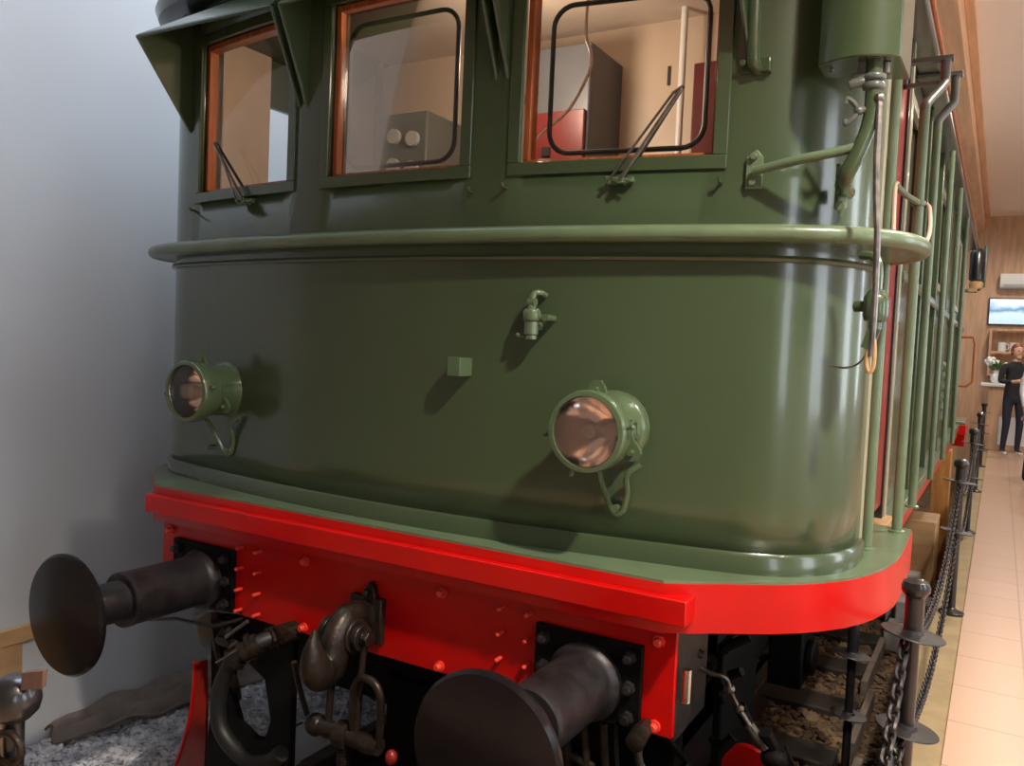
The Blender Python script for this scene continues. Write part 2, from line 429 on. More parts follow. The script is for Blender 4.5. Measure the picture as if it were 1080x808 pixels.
tag(bpy.data.objects['stone_slab'], 'pale flat slab lying on grey gravel beneath the coupling', 'slab')

# ================================================================ LOCOMOTIVE
LOCO = empty('electric_locomotive', (0, 4.0, 0))
tag(LOCO, 'green vintage electric locomotive with red buffer beam and two round headlamps', 'locomotive')
class _P: pass
PAR = LOCO
def lo(name, bm, m, bevel=0., smooth=True, parent=None):
    """locomotive part; geometry given in world coordinates"""
    o = obj(name, bm, m, None, bevel, smooth)
    o.parent = parent or LOCO
    loc = Vector((0, -4.0, 0))
    if parent is None: o.location = loc
    return o
def lbox(name, a, b, m, bevel=0., parent=None):
    bm = nb(); box(bm, a, b); return lo(name, bm, m, bevel, bevel > 0, parent)
def ltube(name, pts, r, m, seg=10, n=0, closed=False, parent=None):
    bm = nb(); tube(bm, smoothpath(pts, n) if n else pts, r, seg, closed); return lo(name, bm, m, 0, True, parent)

K = .0875
def yf(x): return K * x * x
W = 1.55
def half_outline():
    """right half of the body's plan outline from centre to the side"""
    pts = []
    c0 = (1.25, yf(1.25)); c1 = (1.55, .205); c2 = (1.55, .52)
    for k in range(1, 17):
        t = k / 16; w1 = .85
        a = (1 - t) ** 2; b = 2 * t * (1 - t) * w1; c = t * t; s = a + b + c
        pts.append(((a * c0[0] + b * c1[0] + c * c2[0]) / s, (a * c0[1] + b * c1[1] + c * c2[1]) / s))
    return pts
HC = half_outline()
YS = .62
def outline():
    xs = [-1.25 + 2.5 * i / 50 for i in range(51)]
    return [(-W, YS)] + [(-x, y) for x, y in reversed(HC)] + [(x, yf(x)) for x in xs] + HC + [(W, YS)]
OUT = outline()

# --- front shell with three window openings
WZ0, WZ1 = 2.645, 3.29
WIN = [(-1.145, -.515), (-.305, .305), (.515, 1.145)]
def shell():
    bm = nb()
    xs = sorted(set([round(-1.25 + 2.5 * i / 50, 4) for i in range(51)] + [v for w in WIN for v in w]))
    xs = [x for x in xs if not any(abs(x - e) < .02 and x != e for w in WIN for e in w)]
    pl = [(-W, YS)] + [(-x, y) for x, y in reversed(HC)] + [(x, yf(x)) for x in xs] + HC + [(W, YS)]
    zs = [1.395, 1.6, 2.0, 2.4, WZ0, 3.0, WZ1, 3.55]
    g = [[bm.verts.new((x, y, z)) for z in zs] for x, y in pl]
    for i in range(len(pl) - 1):
        xm = (pl[i][0] + pl[i + 1][0]) / 2; ym = (pl[i][1] + pl[i + 1][1]) / 2
        for k in range(len(zs) - 1):
            zm = (zs[k] + zs[k + 1]) / 2
            if WZ0 < zm < WZ1 and ym < .2 and any(a < xm < b for a, b in WIN): continue
            bm.faces.new([g[i][k], g[i + 1][k], g[i + 1][k + 1], g[i][k + 1]])
    o = lo('body_shell', bm, ['green', 'cream'])
    m = o.modifiers.new('Solid', 'SOLIDIFY'); m.thickness = .03; m.offset = -1; m.material_offset = 1
    return o
SH = shell()
# window casings, wood, gasket, glass
for wi, (a, b) in enumerate(WIN):
    fw = .058
    def strip(bm, x0, x1, z0, z1, off0, off1, n=10):
        rows = []
        for i in range(n + 1):
            x = x0 + (x1 - x0) * i / n; y = yf(x)
            rows.append([bm.verts.new((x, y - off1, z0)), bm.verts.new((x, y - off1, z1)), bm.verts.new((x, y - off0, z1)), bm.verts.new((x, y - off0, z0))])
        for i in range(n):
            for k in range(4): bm.faces.new([rows[i][k], rows[i + 1][k], rows[i + 1][(k + 1) % 4], rows[i][(k + 1) % 4]])
        bm.faces.new(rows[0]); bm.faces.new(list(reversed(rows[-1])))
    def ring(bm, x0, x1, z0, z1, w, off0, off1):
        strip(bm, x0, x1, z0, z0 + w, off0, off1); strip(bm, x0, x1, z1 - w, z1, off0, off1)
        strip(bm, x0, x0 + w, z0 + w, z1 - w, off0, off1, 2); strip(bm, x1 - w, x1, z0 + w, z1 - w, off0, off1, 2)
    bm = nb(); ring(bm, a - .035, b + .035, WZ0 - .035, WZ1 + .035, .042, -.004, .009); fr = lo('window_casing', bm, 'green', .003)
    bm = nb(); ring(bm, a, b, WZ0, WZ1, .022, -.075, -.028); lo('wooden_window_frame', bm, 'wood', .002, parent=None)
    bm = nb(); n = 12
    rows = [[bm.verts.new((a + (b - a) * i / n, yf(a + (b - a) * i / n) + .042, z)) for z in (WZ0, WZ1)] for i in range(n + 1)]
    for i in range(n): bm.faces.new([rows[i][0], rows[i + 1][0], rows[i + 1][1], rows[i][1]])
    lo('window_pane', bm, 'glass')
    if wi > 0:
        gx0, gx1 = ((a + .045, b - .075), (a + .075, b - .055))[wi - 1]; z0, z1, r = WZ0 + .045, WZ1 - .075 - (.0 if wi == 1 else .05), .07
        pts = []
        for cx, cz, a0 in ((gx1 - r, z1 - r, 0), (gx0 + r, z1 - r, 90), (gx0 + r, z0 + r, 180), (gx1 - r, z0 + r, 270)):
            for k in range(7):
                t = math.radians(a0 + 15 * k); x = cx + r * math.cos(t); pts.append((x, yf(x) + .06, cz + r * math.sin(t)))
        bm = nb(); tube(bm, pts, .0085, 8, True); lo('heater_pane_gasket', bm, 'rubber')

# --- waist rail ledge with outward flare at the corners
def ledge_out():
    pts = [(x, yf(x) - .06) for x in [-1.25 + 2.5 * i / 40 for i in range(41)]]
    c0 = (1.27, yf(1.27) - .058); c1 = (1.69, .16); c2 = (1.69, .50)
    f = []
    for k in range(1, 15):
        t = k / 14; a, b, c = (1 - t) ** 2, 2 * t * (1 - t), t * t
        f.append((a * c0[0] + b * c1[0] + c * c2[0], a * c0[1] + b * c1[1] + c * c2[1]))
    e = []
    for k in range(1, 9):
        t = k / 8 * PI / 2; e.append((1.69 - .13 * (1 - math.cos(t)), .50 + .27 * math.sin(t)))
    h = f + e
    return [(-x, y) for x, y in reversed(h)] + pts + h
LO = ledge_out()
bm = nb()
prof = [(-.10, 2.395), (-.012, 2.393), (.0, 2.398), (.006, 2.412), (.002, 2.426), (-.012, 2.432), (-.10, 2.430)]
# flat ledge: polygon between flare outline and body
poly = LO + [(1.50, .77), (1.50, .5), (1.3, .16)] + [(x, yf(x) + .01) for x in [1.2 - 2.4 * i / 24 for i in range(25)]] + [(-1.3, .16), (-1.5, .5), (-1.5, .77)]
prism(bm, poly, 2.392, 2.428)
bmesh.ops.triangulate(bm, faces=[f for f in bm.faces if len(f.verts) > 4])
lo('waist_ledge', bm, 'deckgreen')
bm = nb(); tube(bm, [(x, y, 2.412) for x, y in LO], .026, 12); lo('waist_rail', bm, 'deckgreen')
bm = nb(); ribbon(bm, OUT, [(0, 2.335), (.016, 2.336), (.020, 2.345), (.016, 2.354), (0, 2.356)]); lo('waist_bead', bm, 'green')
bm = nb(); ribbon(bm, OUT, [(-.01, 1.395), (.016, 1.395), (.016, 1.455), (.008, 1.466), (-.01, 1.466)]); lo('base_angle', bm, 'green')

# --- deck and red skirt
DR = [(1.125, -.085), (1.205, -.032), (1.261, .014), (1.33, .062), (1.40, .114), (1.46, .17), (1.511, .229), (1.560, .300), (1.597, .376), (1.625, .455), (1.646, .541), (1.662, .64), (1.668, .75), (1.668, .93), (1.66, 1.25)]
DO = [(-x, y) for x, y in reversed(DR)] + [(-.6, -.085), (0, -.085), (.6, -.085)] + DR
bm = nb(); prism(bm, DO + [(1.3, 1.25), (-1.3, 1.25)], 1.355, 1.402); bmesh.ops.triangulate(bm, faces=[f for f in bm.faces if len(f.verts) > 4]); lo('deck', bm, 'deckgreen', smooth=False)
bm = nb(); ribbon(bm, DO, [(-.012, 1.25), (.004, 1.25), (.004, 1.394), (-.012, 1.394)]); lo('skirt', bm, 'red')
lbox('front_plank', (-1.145, -.118, 1.288), (1.205, -.02, 1.362), 'red', .004)

# --- buffer beam
BEX, BY = 1.152, -.02
bm = nb(); box(bm, (-BEX, BY, .916), (BEX, BY + .02, 1.257)); box(bm, (-BEX, BY, 1.245), (BEX, BY + .16, 1.257)); lo('buffer_beam', bm, 'red', .003)
for s in (-1, 1): lbox('beam_end_plate', (s * BEX - (.014 if s > 0 else 0), BY + .02, .90), (s * BEX + (0 if s > 0 else .014), .30, 1.25), 'iron')
bm = nb(); box(bm, (-1.1, .05, 1.12), (1.1, .3, 1.25)); lo('headstock', bm, 'blackmat')
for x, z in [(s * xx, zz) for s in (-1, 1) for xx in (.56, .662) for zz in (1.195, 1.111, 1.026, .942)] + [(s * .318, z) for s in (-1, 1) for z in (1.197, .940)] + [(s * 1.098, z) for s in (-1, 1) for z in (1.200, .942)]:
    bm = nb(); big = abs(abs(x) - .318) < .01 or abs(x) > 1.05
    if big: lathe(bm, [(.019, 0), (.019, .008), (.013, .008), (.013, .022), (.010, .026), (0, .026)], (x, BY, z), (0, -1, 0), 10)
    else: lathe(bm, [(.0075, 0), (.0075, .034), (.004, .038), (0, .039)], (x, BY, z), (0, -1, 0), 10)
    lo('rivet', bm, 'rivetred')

# --- buffers (plate and bolts, barrel, ram, head)
for s in (-1, 1):
    cx, cz = .875 * s, 1.033
    bm = nb(); box(bm, (cx - .181, BY - .022, .922), (cx + .181, BY - .001, 1.178)); B = lo('buffer', bm, 'blackmat', .003)
    B.location = (0, -4, 0)
    def bp(name, bm, m, bevel=0.): return lo(name, bm, m, bevel, True, parent=B)
    bm = nb(); lathe(bm, [(.122, 0), (.122, .018), (.108, .03), (.103, .05), (.102, .34), (.104, .345), (.104, .368), (.099, .372), (.070, .372)], (cx, BY - .022, cz), (0, -1, 0), 40, True); bp('buffer_barrel', bm, 'iron')
    bm = nb(); lathe(bm, [(.076, .33), (.076, .56)], (cx, BY, cz), (0, -1, 0), 36); bp('buffer_ram', bm, 'iron')
    bm = nb(); lathe(bm, [(.09, -.03), (.13, -.014), (.205, .006), (.216, .014), (.217, .026), (.208, .036), (.15, .046), (.07, .052), (0, .053)], (cx, -.60, cz), (0, -1, 0), 56); bp('buffer_head', bm, 'disc')
    for dx in (-.145, .145):
        for dz in (-.092, 0, .092):
            bm = nb(); lathe(bm, [(.021, 0), (.021, .016), (.016, .018), (.013, .018), (.013, .036), (0, .038)], (cx + dx, BY - .022, 1.048 + dz), (0, -1, 0), 6); bp('bolt', bm, 'iron')

# --- visors over the windows
def visor(x0, x1):
    bm = nb(); t = .006
    yw0, yw1 = yf(x0), yf(x1); yF = -.14; zf, zw, zt = 3.255, 3.42, 2.93
    top = [(x0, yF, zf), (x1, yF, zf), (x1, yw1, zw), (x0, yw0, zw)]
    prism3(bm, top, (0, 0, t * 1.5))
    bm2 = bm
    for x, yw in ((x0, yw0), (x1 - t, yw1)):
        prism3(bm2, [(x, yF, zf), (x, yw, zt), (x, yw, zw)], (t, 0, 0))
    v = lo('window_visor', bm2, 'green', .0, False)
    bm = nb(); tube(bm, [(x0, yF, zf), (x1, yF, zf)], .007, 8); 
    for x, yw in ((x0, yw0), (x1, yw1)): tube(bm, [(x, yF, zf), (x, yw, zt)], .006, 8)
    lo('visor_edge', bm, 'green', parent=v)
for a in ((-1.235, -.465), (-.425, .425), (.465, 1.225)): visor(*a)

# --- roof cornice
RO = [(x * 1.03, y - .10 + .0 * abs(x)) for x, y in OUT]
bm = nb(); ribbon(bm, OUT, [(-.02, 3.44), (.06, 3.43), (.10, 3.45), (.115, 3.49), (.10, 3.54), (.04, 3.60), (-.02, 3.62)]); lo('roof_cornice', bm, 'black')
# roof shell (barrel)
bm = nb(); g = []
for y in (.05, .6, 9.2):
    row = []
    for i in range(17):
        t = -1 + 2 * i / 16; row.append(bm.verts.new((t * 1.55, y + (0 if y > .1 else .45 * t * t), 3.48 + .36 * (1 - t * t))))
    g.append(row)
for i in range(2):
    for k in range(16): bm.faces.new([g[i][k], g[i][k + 1], g[i + 1][k + 1], g[i + 1][k]])
r_ = lo('roof', bm, 'grey'); md = r_.modifiers.new('S', 'SOLIDIFY'); md.thickness = .03

# --- headlamps
def headlamp(s):
    cx, cz = .88 * s, 1.812; y0 = yf(cx)
    bm = nb(); lathe(bm, [(.118, -.01), (.118, .010), (.108, .014), (.104, .02), (.104, .13), (.112, .135), (.112, .15), (.122, .155), (.124, .175), (.124, .205), (.120, .212), (.106, .214), (.104, .19), (.104, .14), (.098, .06), (.08, .03), (0, .02)], (cx, y0, cz), (0, -1, 0), 48, False)
    H = lo('headlamp', bm, 'lampgreen')
    def hp(name, bm, m): return lo(name, bm, m, 0, True, parent=H)
    bm = nb(); lathe(bm, [(.103, .205), (.085, .165), (.06, .125), (.035, .10), (.012, .09)], (cx, y0, cz), (0, -1, 0), 40, False); hp('reflector', bm, 'chrome')
    bm = nb(); lathe(bm, [(.104, .203), (.09, .208), (.05, .214), (0, .216)], (cx, y0, cz), (0, -1, 0), 40, False); hp('lens', bm, 'lens')
    bm = nb(); lathe(bm, [(.012, .09), (.013, .12), (.026, .15), (.029, .165), (.022, .185), (0, .192)], (cx, y0, cz), (0, -1, 0), 20, False); hp('bulb', bm, 'white')
    # top lug
    def lug(bm, ang, yy):
        c = Vector((cx + .112 * math.sin(ang), y0 - yy, cz + .112 * math.cos(ang))); d = Vector((math.sin(ang), 0, math.cos(ang)))
        t = d.cross(Vector((0, 1, 0)))
        pts = [c + t * .038 - d * .012, c + t * .024 + d * .024, c + t * .012 + d * .040, c - t * .012 + d * .040, c - t * .024 + d * .024, c - t * .038 - d * .012]
        prism3(bm, pts, (0, -.012, 0)); cyl(bm, c + d * .012 - Vector((0, .03, 0)), c + d * .012 + Vector((0, .012, 0)), .009, 10)
    for ang, yy in ((0, .13), (math.radians(118), .10), (math.radians(242), .10)):
        bm = nb(); lug(bm, ang, yy); hp('hinge_lug', bm, 'lampgreen')
    for q in (math.radians(80), math.radians(262), math.radians(200)):
        bm = nb(); c = Vector((cx + .118 * math.sin(q), y0 - .19, cz + .118 * math.cos(q))); d = Vector((math.sin(q), 0, math.cos(q)))
        cyl(bm, c, c + d * .022, .006, 8); ball(bm, c + d * .024, .009, 8); hp('wing_screw', bm, 'lampgreen')
    bm = nb()
    q0, q1 = math.radians(72), math.radians(96)
    for q in (q0, q1):
        c = Vector((cx + .105 * math.sin(q), y0 - .085, cz + .105 * math.cos(q))); obox(bm, c, (.012, .05, .012), Matrix.Rotation(q, 3, 'Y'))
    for yy in (.108, .062):
        tube(bm, [(cx + .106 * math.sin(q0 + (q1 - q0) * k / 4), y0 - yy, cz + .106 * math.cos(q0 + (q1 - q0) * k / 4)) for k in range(5)], .006, 6)
    hp('side_catch', bm, 'lampgreen')
    # wire loop bracket below the lamp
    bm = nb(); tube(bm, smoothpath([(cx + .0, y0 - .10, cz - .120), (cx - .005, y0 - .06, cz - .17), (cx + .02, y0 - .018, cz - .262), (cx + .05, y0 - .014, cz - .258), (cx + .065, y0 - .02, cz - .20), (cx + .07, y0 - .04, cz - .14), (cx + .11, y0 - .03, cz - .105)], 5), .010, 8)
    cyl(bm, (cx + .03, y0 + .005, cz - .25), (cx + .03, y0 - .03, cz - .25), .013, 8)
    hp('lamp_bracket', bm, 'lampgreen')
headlamp(-1); headlamp(1)

# --- small fittings on the front
bm = nb(); cx = .612; y0 = yf(cx) - .045
lathe(bm, [(.020, 0), (.020, .012), (.024, .016), (.024, .055), (.028, .06), (.030, .064), (.030, .09), (.026, .096), (.014, .10), (.011, .12)], (cx, y0, 2.078), (0, 0, 1), 18)
tube(bm, smoothpath([(cx, y0, 2.19), (cx, y0, 2.212), (cx + .004, y0 + .006, 2.226), (cx + .018, y0 + .02, 2.228), (cx + .022, y0 + .045, 2.222)], 4), .011, 10)
cyl(bm, (cx - .012, y0, 2.196), (cx + .012, y0, 2.196), .015, 10)
cyl(bm, (cx + .02, y0, 2.148), (cx + .058, y0 + .01, 2.148), .011, 10); cyl(bm, (cx + .055, y0 + .045, 2.148), (cx + .055, y0 - .012, 2.148), .012, 10)
cyl(bm, (cx - .024, y0, 2.086), (cx - .045, y0 - .006, 2.086), .004, 8); ball(bm, (cx - .046, y0 - .006, 2.090), .008, 8)
cyl(bm, (cx, y0, 2.12), (cx, yf(cx) + .005, 2.12), .018, 10)
lo('air_tap', bm, 'lampgreen')
lbox('small_box', (.325, -.062, 1.944), (.376, .015, 2.008), 'lampgreen', .002)
for x, z in ((.352, 2.563), (.476, 2.573), (1.166, 2.568), (-1.17, 2.578)):
    bm = nb(); tube(bm, [(x, yf(x), z), (x + .002, yf(x) - .03, z + .002), (x + .002, yf(x) - .034, z + .012)], .0055, 8); lo('peg', bm, 'green')
bm = nb(); tube(bm, smoothpath([(-.985, .085, 1.566), (-.97, .05, 1.56), (-.93, .045, 1.563), (-.91, .075, 1.57)], 4), .005, 8); lo('peg', bm, 'green')

# wipers
def wiper(px, pz, tx, tz, w):
    y = yf(px) - .02; y1 = yf(tx) - .03
    bm = nb(); obox(bm, (px, yf(px) - .012, pz), (.085, .02, .014), Matrix.Rotation(-.1, 3, 'Y')); cyl(bm, (px + .01, yf(px), pz), (px + .01, y - .022, pz), .011, 10); cyl(bm, (px - .03, yf(px), pz), (px - .03, y - .018, pz), .008, 10)
    cyl(bm, (px - .042, y - .01, pz + .012), (px + .045, y - .014, pz - .004), .0045, 8)
    Wp = lo('wiper', bm, 'deckgreen')
    bm = nb(); tube(bm, [(px + .01, y - .02, pz), (tx, y1, tz)], .0065, 8); tube(bm, [(px - .03, y - .018, pz), (tx - w, y1, tz - .01)], .004, 8); tube(bm, [(tx + .005, y1, tz + .006), (tx - w - .006, y1, tz - .014)], .005, 6)
    lo('wiper_arm', bm, 'steel', parent=Wp)
    bm = nb(); d = (Vector((tx, 0, tz)) - Vector((px, 0, pz))).normalized()
    c = Vector((tx - w * .2, y1 + .012, tz)) - d * .05
    tube(bm, [c + d * .06, c - d * .20], .006, 6); lo('wiper_blade', bm, 'rubber', parent=Wp)
wiper(.868, 2.578, 1.046, 2.848, .024)
wiper(-.765, 2.588, -.985, 2.84, -.022)

# --- hand pipes, lamp box, rod at the right corner
ltube('lamp_conduit', [(1.236, yf(1.236) - .02, 3.5), (1.238, yf(1.238) - .025, 3.2), (1.243, yf(1.24) - .03, 2.95), (1.246, yf(1.246) - .02, 2.905), (1.25, yf(1.25) + .01, 2.898)], .021, 'green', 12, 3)
bm = nb()
for dz in (.0,): box(bm, (1.205, yf(1.22) - .012, 2.885), (1.29, yf(1.27) + .01, 2.925))
cyl(bm, (1.215, .10, 2.91), (1.215, .095 - .0, 2.91), .01, 8)
lo('conduit_clip', bm, 'green', .004)
bm = nb()
prism3(bm, [(1.235, yf(1.24), 2.548), (1.282, yf(1.282), 2.548), (1.282, yf(1.282), 2.640), (1.262, yf(1.262), 2.662), (1.235, yf(1.24), 2.64)], (.002, -.014, 0))
for z in (2.565, 2.64): cyl(bm, (1.258, yf(1.258), z), (1.258, yf(1.258) - .028, z), .011, 6)
lo('hand_pipe_bracket', bm, 'deckgreen', .002)
ltube('hand_pipe', [(1.262, yf(1.26) - .03, 2.595), (1.40, .085, 2.615), (1.50, .088, 2.630), (1.548, .09, 2.640)], .0135, 'deckgreen', 12, 4)
ltube('corner_pipe', [(1.567, .100, 3.50), (1.571, .098, 3.05), (1.577, .098, 2.80), (1.573, .097, 2.705), (1.551, .090, 2.630), (1.520, .098, 2.565), (1.505, .150, 2.545), (1.505, .24, 2.545)], .0215, 'green', 14, 6)
bm = nb(); prism3(bm, [(1.475, .20, 2.62), (1.50, .215, 2.62), (1.50, .215, 2.49), (1.475, .20, 2.49)], (.012, -.016, 0)); cyl(bm, (1.49, .215, 2.495), (1.497, .165, 2.495), .014, 8); cyl(bm, (1.487, .215, 2.60), (1.493, .17, 2.60), .010, 8)
lo('pipe_foot', bm, 'deckgreen', .002)
# clamp and wing nuts
bm = nb(); lathe(bm, [(.026, 0), (.030, .006), (.030, .014), (.026, .02)], (1.577, .098, 2.79), (0, 0, 1), 16); lathe(bm, [(.026, 0), (.030, .006), (.030, .012), (.026, .018)], (1.577, .098, 2.815), (0, 0, 1), 16)
obox(bm, (1.545, .095, 2.82), (.05, .03, .03), Matrix.Rotation(.3, 3, 'Y')); obox(bm, (1.545, .10, 2.86), (.022, .022, .07), Matrix.Identity(3))
cyl(bm, (1.515, .085, 2.805), (1.555, .09, 2.815), .014, 8)
lo('pipe_clamp', bm, 'grey', .003)
bm = nb(); c = Vector((1.545, .085, 2.735)); cyl(bm, c, (1.58, .095, 2.74), .009, 8); ball(bm, c, .013, 10)
for s in (-1, 1):
    tube(bm, smoothpath([c, c + Vector((-.012, -.004, .02 * s)), c + Vector((-.030, -.006, .034 * s)), c + Vector((-.034, -.006, .022 * s))], 4), .0075, 8)
lo('wing_nut', bm, 'grey')
# lamp box: half-round bottomed cabinet on the corner
bm = nb()
def arcp(x): t = (x - 1.535) / .105; return .085 - .045 * (1 - t * t)
n = 12; xs = [1.43 + .21 * i / n for i in range(n + 1)]
poly = [(x, arcp(x)) for x in xs] + [(1.645, .30), (1.50, .235), (1.43, .19)]
prism(bm, poly, 2.868, 3.42); CB = lo('lamp_box', bm, 'green', .004)
bm = nb(); cyl(bm, (1.462, .12, 2.866), (1.462, .12, 2.858), .006, 8); lo('box_screw', bm, 'steel', parent=CB)
bm = nb(); cyl(bm, (1.60, .12, 2.866), (1.60, .12, 2.838), .014, 10); lo('box_screw', bm, 'steel', parent=CB)
# hanging rod with hook
bm = nb(); tube(bm, smoothpath([(1.594, .085, 2.775), (1.597, .082, 2.70), (1.598, .080, 2.60), (1.604, .076, 2.50), (1.614, .070, 2.38), (1.618, .072, 2.20), (1.615, .080, 2.07)], 4), .0085, 8); ball(bm, (1.594, .083, 2.765), .014, 8)
RD = lo('hanging_rod', bm, 'steel')
bm = nb(); tube(bm, smoothpath([(1.615, .080, 2.10), (1.607, .080, 2.075), (1.606, .080, 2.045), (1.615, .080, 2.028), (1.624, .080, 2.045), (1.623, .080, 2.10), (1.617, .08, 2.13)], 4), .006, 8); h = lo('hook', bm, 'oak', parent=RD)
# cable gland fitting at the corner
bm = nb(); c = Vector((1.612, .15, 2.205))
lathe(bm, [(.018, -.06), (.018, -.04), (.03, -.035), (.034, -.02), (.034, .03), (.03, .035), (.02, .05)], c, (0, 0, 1), 14)
cyl(bm, (1.555, .17, 2.21), (1.60, .155, 2.21), .016, 10); tube(bm, smoothpath([c + Vector((0, 0, .04)), c + Vector((.0, 0, .10)), c + Vector((-.01, .01, .14)), c + Vector((-.05, .03, .15))], 4), .013, 8)
obox(bm, c + Vector((-.008, 0, -.085)), (.03, .03, .06), Matrix.Rotation(.3, 3, 'Y'))
lo('cable_socket', bm, 'green')
ltube('thin_wire', [(1.60, .15, 2.14), (1.60, .15, 2.09), (1.575, .165, 2.05), (1.54, .165, 2.035), (1.495, .155, 2.04)], .003, 'steel', 6, 5)

# --- door recess, handrails and side
bm = nb(); box(bm, (1.535, .605, 1.40), (1.553, .66, 3.45)); lo('door_pillar', bm, 'palemetal', .003)
lbox('cab_door', (1.495, .64, 1.44), (1.515, 1.50, 3.38), 'redwood', .004)
bm = nb(); box(bm, (1.46, 1.50, 1.38), (1.525, 1.55, 3.45)); lo('door_pillar', bm, 'black', .003)
bm = nb(); box(bm, (1.49, 1.55, 1.38), (1.53, 1.60, 3.45)); lo('door_pillar', bm, 'palemetal', .003)
lbox('side_step', (1.40, 1.26, 1.32), (1.56, 1.60, 1.385), 'oak', .003)
for (x, y, z0, z1) in ((1.556, .755, 1.40, 3.36), (1.615, 1.15, 1.40, 3.02), (1.60, 2.0, 1.37, 3.17)):
    bm = nb(); cyl(bm, (x, y, z0), (x, y, z1), .019, 14); HR = lo('handrail', bm, 'deckgreen')
    bm = nb(); lathe(bm, [(.03, 0), (.03, .008), (.02, .012)], (x, y, z0), (0, 0, 1), 14); lo('handrail_foot', bm, 'deckgreen', parent=HR)
# bent tops of the two outer rails, up to a roof bracket
ltube('bent_rail_top', [(1.615, 1.15, 3.01), (1.617, 1.16, 3.03), (1.658, 1.32, 3.14), (1.662, 1.35, 3.17), (1.662, 1.35, 3.25)], .019, 'grey', 12, 4)
ltube('bent_rail_top', [(1.60, 2.0, 3.16), (1.602, 2.0, 3.18), (1.655, 2.02, 3.255), (1.66, 2.02, 3.28), (1.66, 2.02, 3.39)], .019, 'grey', 12, 4)
bm = nb(); box(bm, (1.50, 1.33, 3.245), (1.69, 1.38, 3.262)); box(bm, (1.50, 1.33, 3.15), (1.665, 1.36, 3.165)); box(bm, (1.50, 1.33, 3.15), (1.53, 1.36, 3.25)); lo('rail_bracket', bm, 'grey', .004)
lbox('rail_bracket', (1.5, 1.99, 3.38), (1.69, 2.05, 3.397), 'grey', .004)
# rope loops tied on the waist ledge end
ltube('rail_hoop', [(1.585, .72, 2.435), (1.578, .74, 2.52), (1.575, .745, 2.64), (1.582, .75, 2.665)], .007, 'cream', 8, 4)
ltube('rail_hoop', [(1.68, .66, 2.43), (1.685, .8, 2.50), (1.67, .95, 2.60), (1.655, 1.02, 2.63)], .007, 'cream', 8, 4)
bm = nb(); tube(bm, [(1.575 + .0, .745, 2.655), (1.59, .95, 2.655), (1.615, 1.11, 2.655)], .011, 8); lathe(bm, [(.026, 0), (.026, .016)], (1.615, 1.15, 2.648), (0, 0, 1), 14); lo('rail_spreader', bm, 'deckgreen')

# --- body side behind the cab door, with windows, louvers and ribs
YE = 8.3
def side():
    bm = nb(); x0, x1 = 1.47, 1.50
    wins = [(1.8, 2.4), (2.85, 3.45), (4.0, 4.7), (6.6, 7.3)]
    ys = sorted([1.60, YE] + [v for w in wins for v in w])
    for i in range(len(ys) - 1):
        a, b = ys[i], ys[i + 1]
        if (a, b) in wins: box(bm, (x0, a, 1.36), (x1, b, 2.60)); box(bm, (x0, a, 3.22), (x1, b, 3.5))
        else: box(bm, (x0, a, 1.36), (x1, b, 3.5))
    lo('side_panel', bm, 'green', 0, False)
    for a, b in wins:
        bm = nb()
        for p, q in (((x1 - .01, a - .04, 2.56), (x1 + .012, a + .01, 3.26)), ((x1 - .01, b - .01, 2.56), (x1 + .012, b + .04, 3.26)), ((x1 - .01, a + .01, 2.56), (x1 + .012, b - .01, 2.61)), ((x1 - .01, a + .01, 3.21), (x1 + .012, b - .01, 3.26))): box(bm, p, q)
        f = lo('side_window_frame', bm, 'palemetal', .003)
        lbox('side_window_pane', (x0 + .005, a, 2.60), (x0 + .010, b, 3.22), 'glass', parent=f)
side()
for y in (2.6, 3.72, 4.9, 6.2, 7.6): lbox('side_rib', (1.49, y - .025, 1.36), (1.535, y + .025, 3.42), 'green', .006)
lbox('side_waist_moulding', (1.49, 1.60, 2.40), (1.545, YE, 2.45), 'green', .01)
lbox('side_sill', (1.47, 1.60, 1.30), (1.56, YE, 1.37), 'deckgreen', .004)
lbox('side_sole_bar', (1.46, 1.30, 1.22), (1.545, YE, 1.32), 'red', .004)
for x, y in ((1.60, 3.2), (1.60, 4.4), (1.60, 5.8)):
    bm = nb(); cyl(bm, (x, y, 1.36), (x, y, 3.3), .017, 12); lo('handrail', bm, 'deckgreen')
bm = nb()
for k in range(6): 
    z = 1.58 + k * .085; prism3(bm, [(1.50, 5.1, z), (1.555, 5.1, z + .01), (1.555, 5.1, z + .018), (1.50, 5.1, z + .06)], (0, .75, 0))
lo('louver_grille', bm, 'deckgreen', 0, False)
lbox('far_side_panel', (-1.50, .62, 1.36), (-1.47, .80, 3.5), 'green')
bm = nb(); box(bm, (-1.50, 1.02, 1.36), (-1.47, YE, 3.5)); box(bm, (-1.5, .80, 1.36), (-1.47, 1.02, 2.78)); box(bm, (-1.5, .80, 3.24), (-1.47, 1.02, 3.5)); lo('far_side_panel', bm, 'green', 0, False)
lbox('rear_wall', (-1.5, YE - .03, 1.36), (1.5, YE, 3.5), 'green')
# roof gutter along the side, thin reddish edge
bm = nb(); box(bm, (1.50, .62, 3.40), (1.60, 9.0, 3.50)); lo('roof_gutter', bm, 'grey', .01)
ltube('gutter_pipe', [(1.615, .70, 3.415), (1.615, 9.0, 3.415)], .010, 'wood', 8)
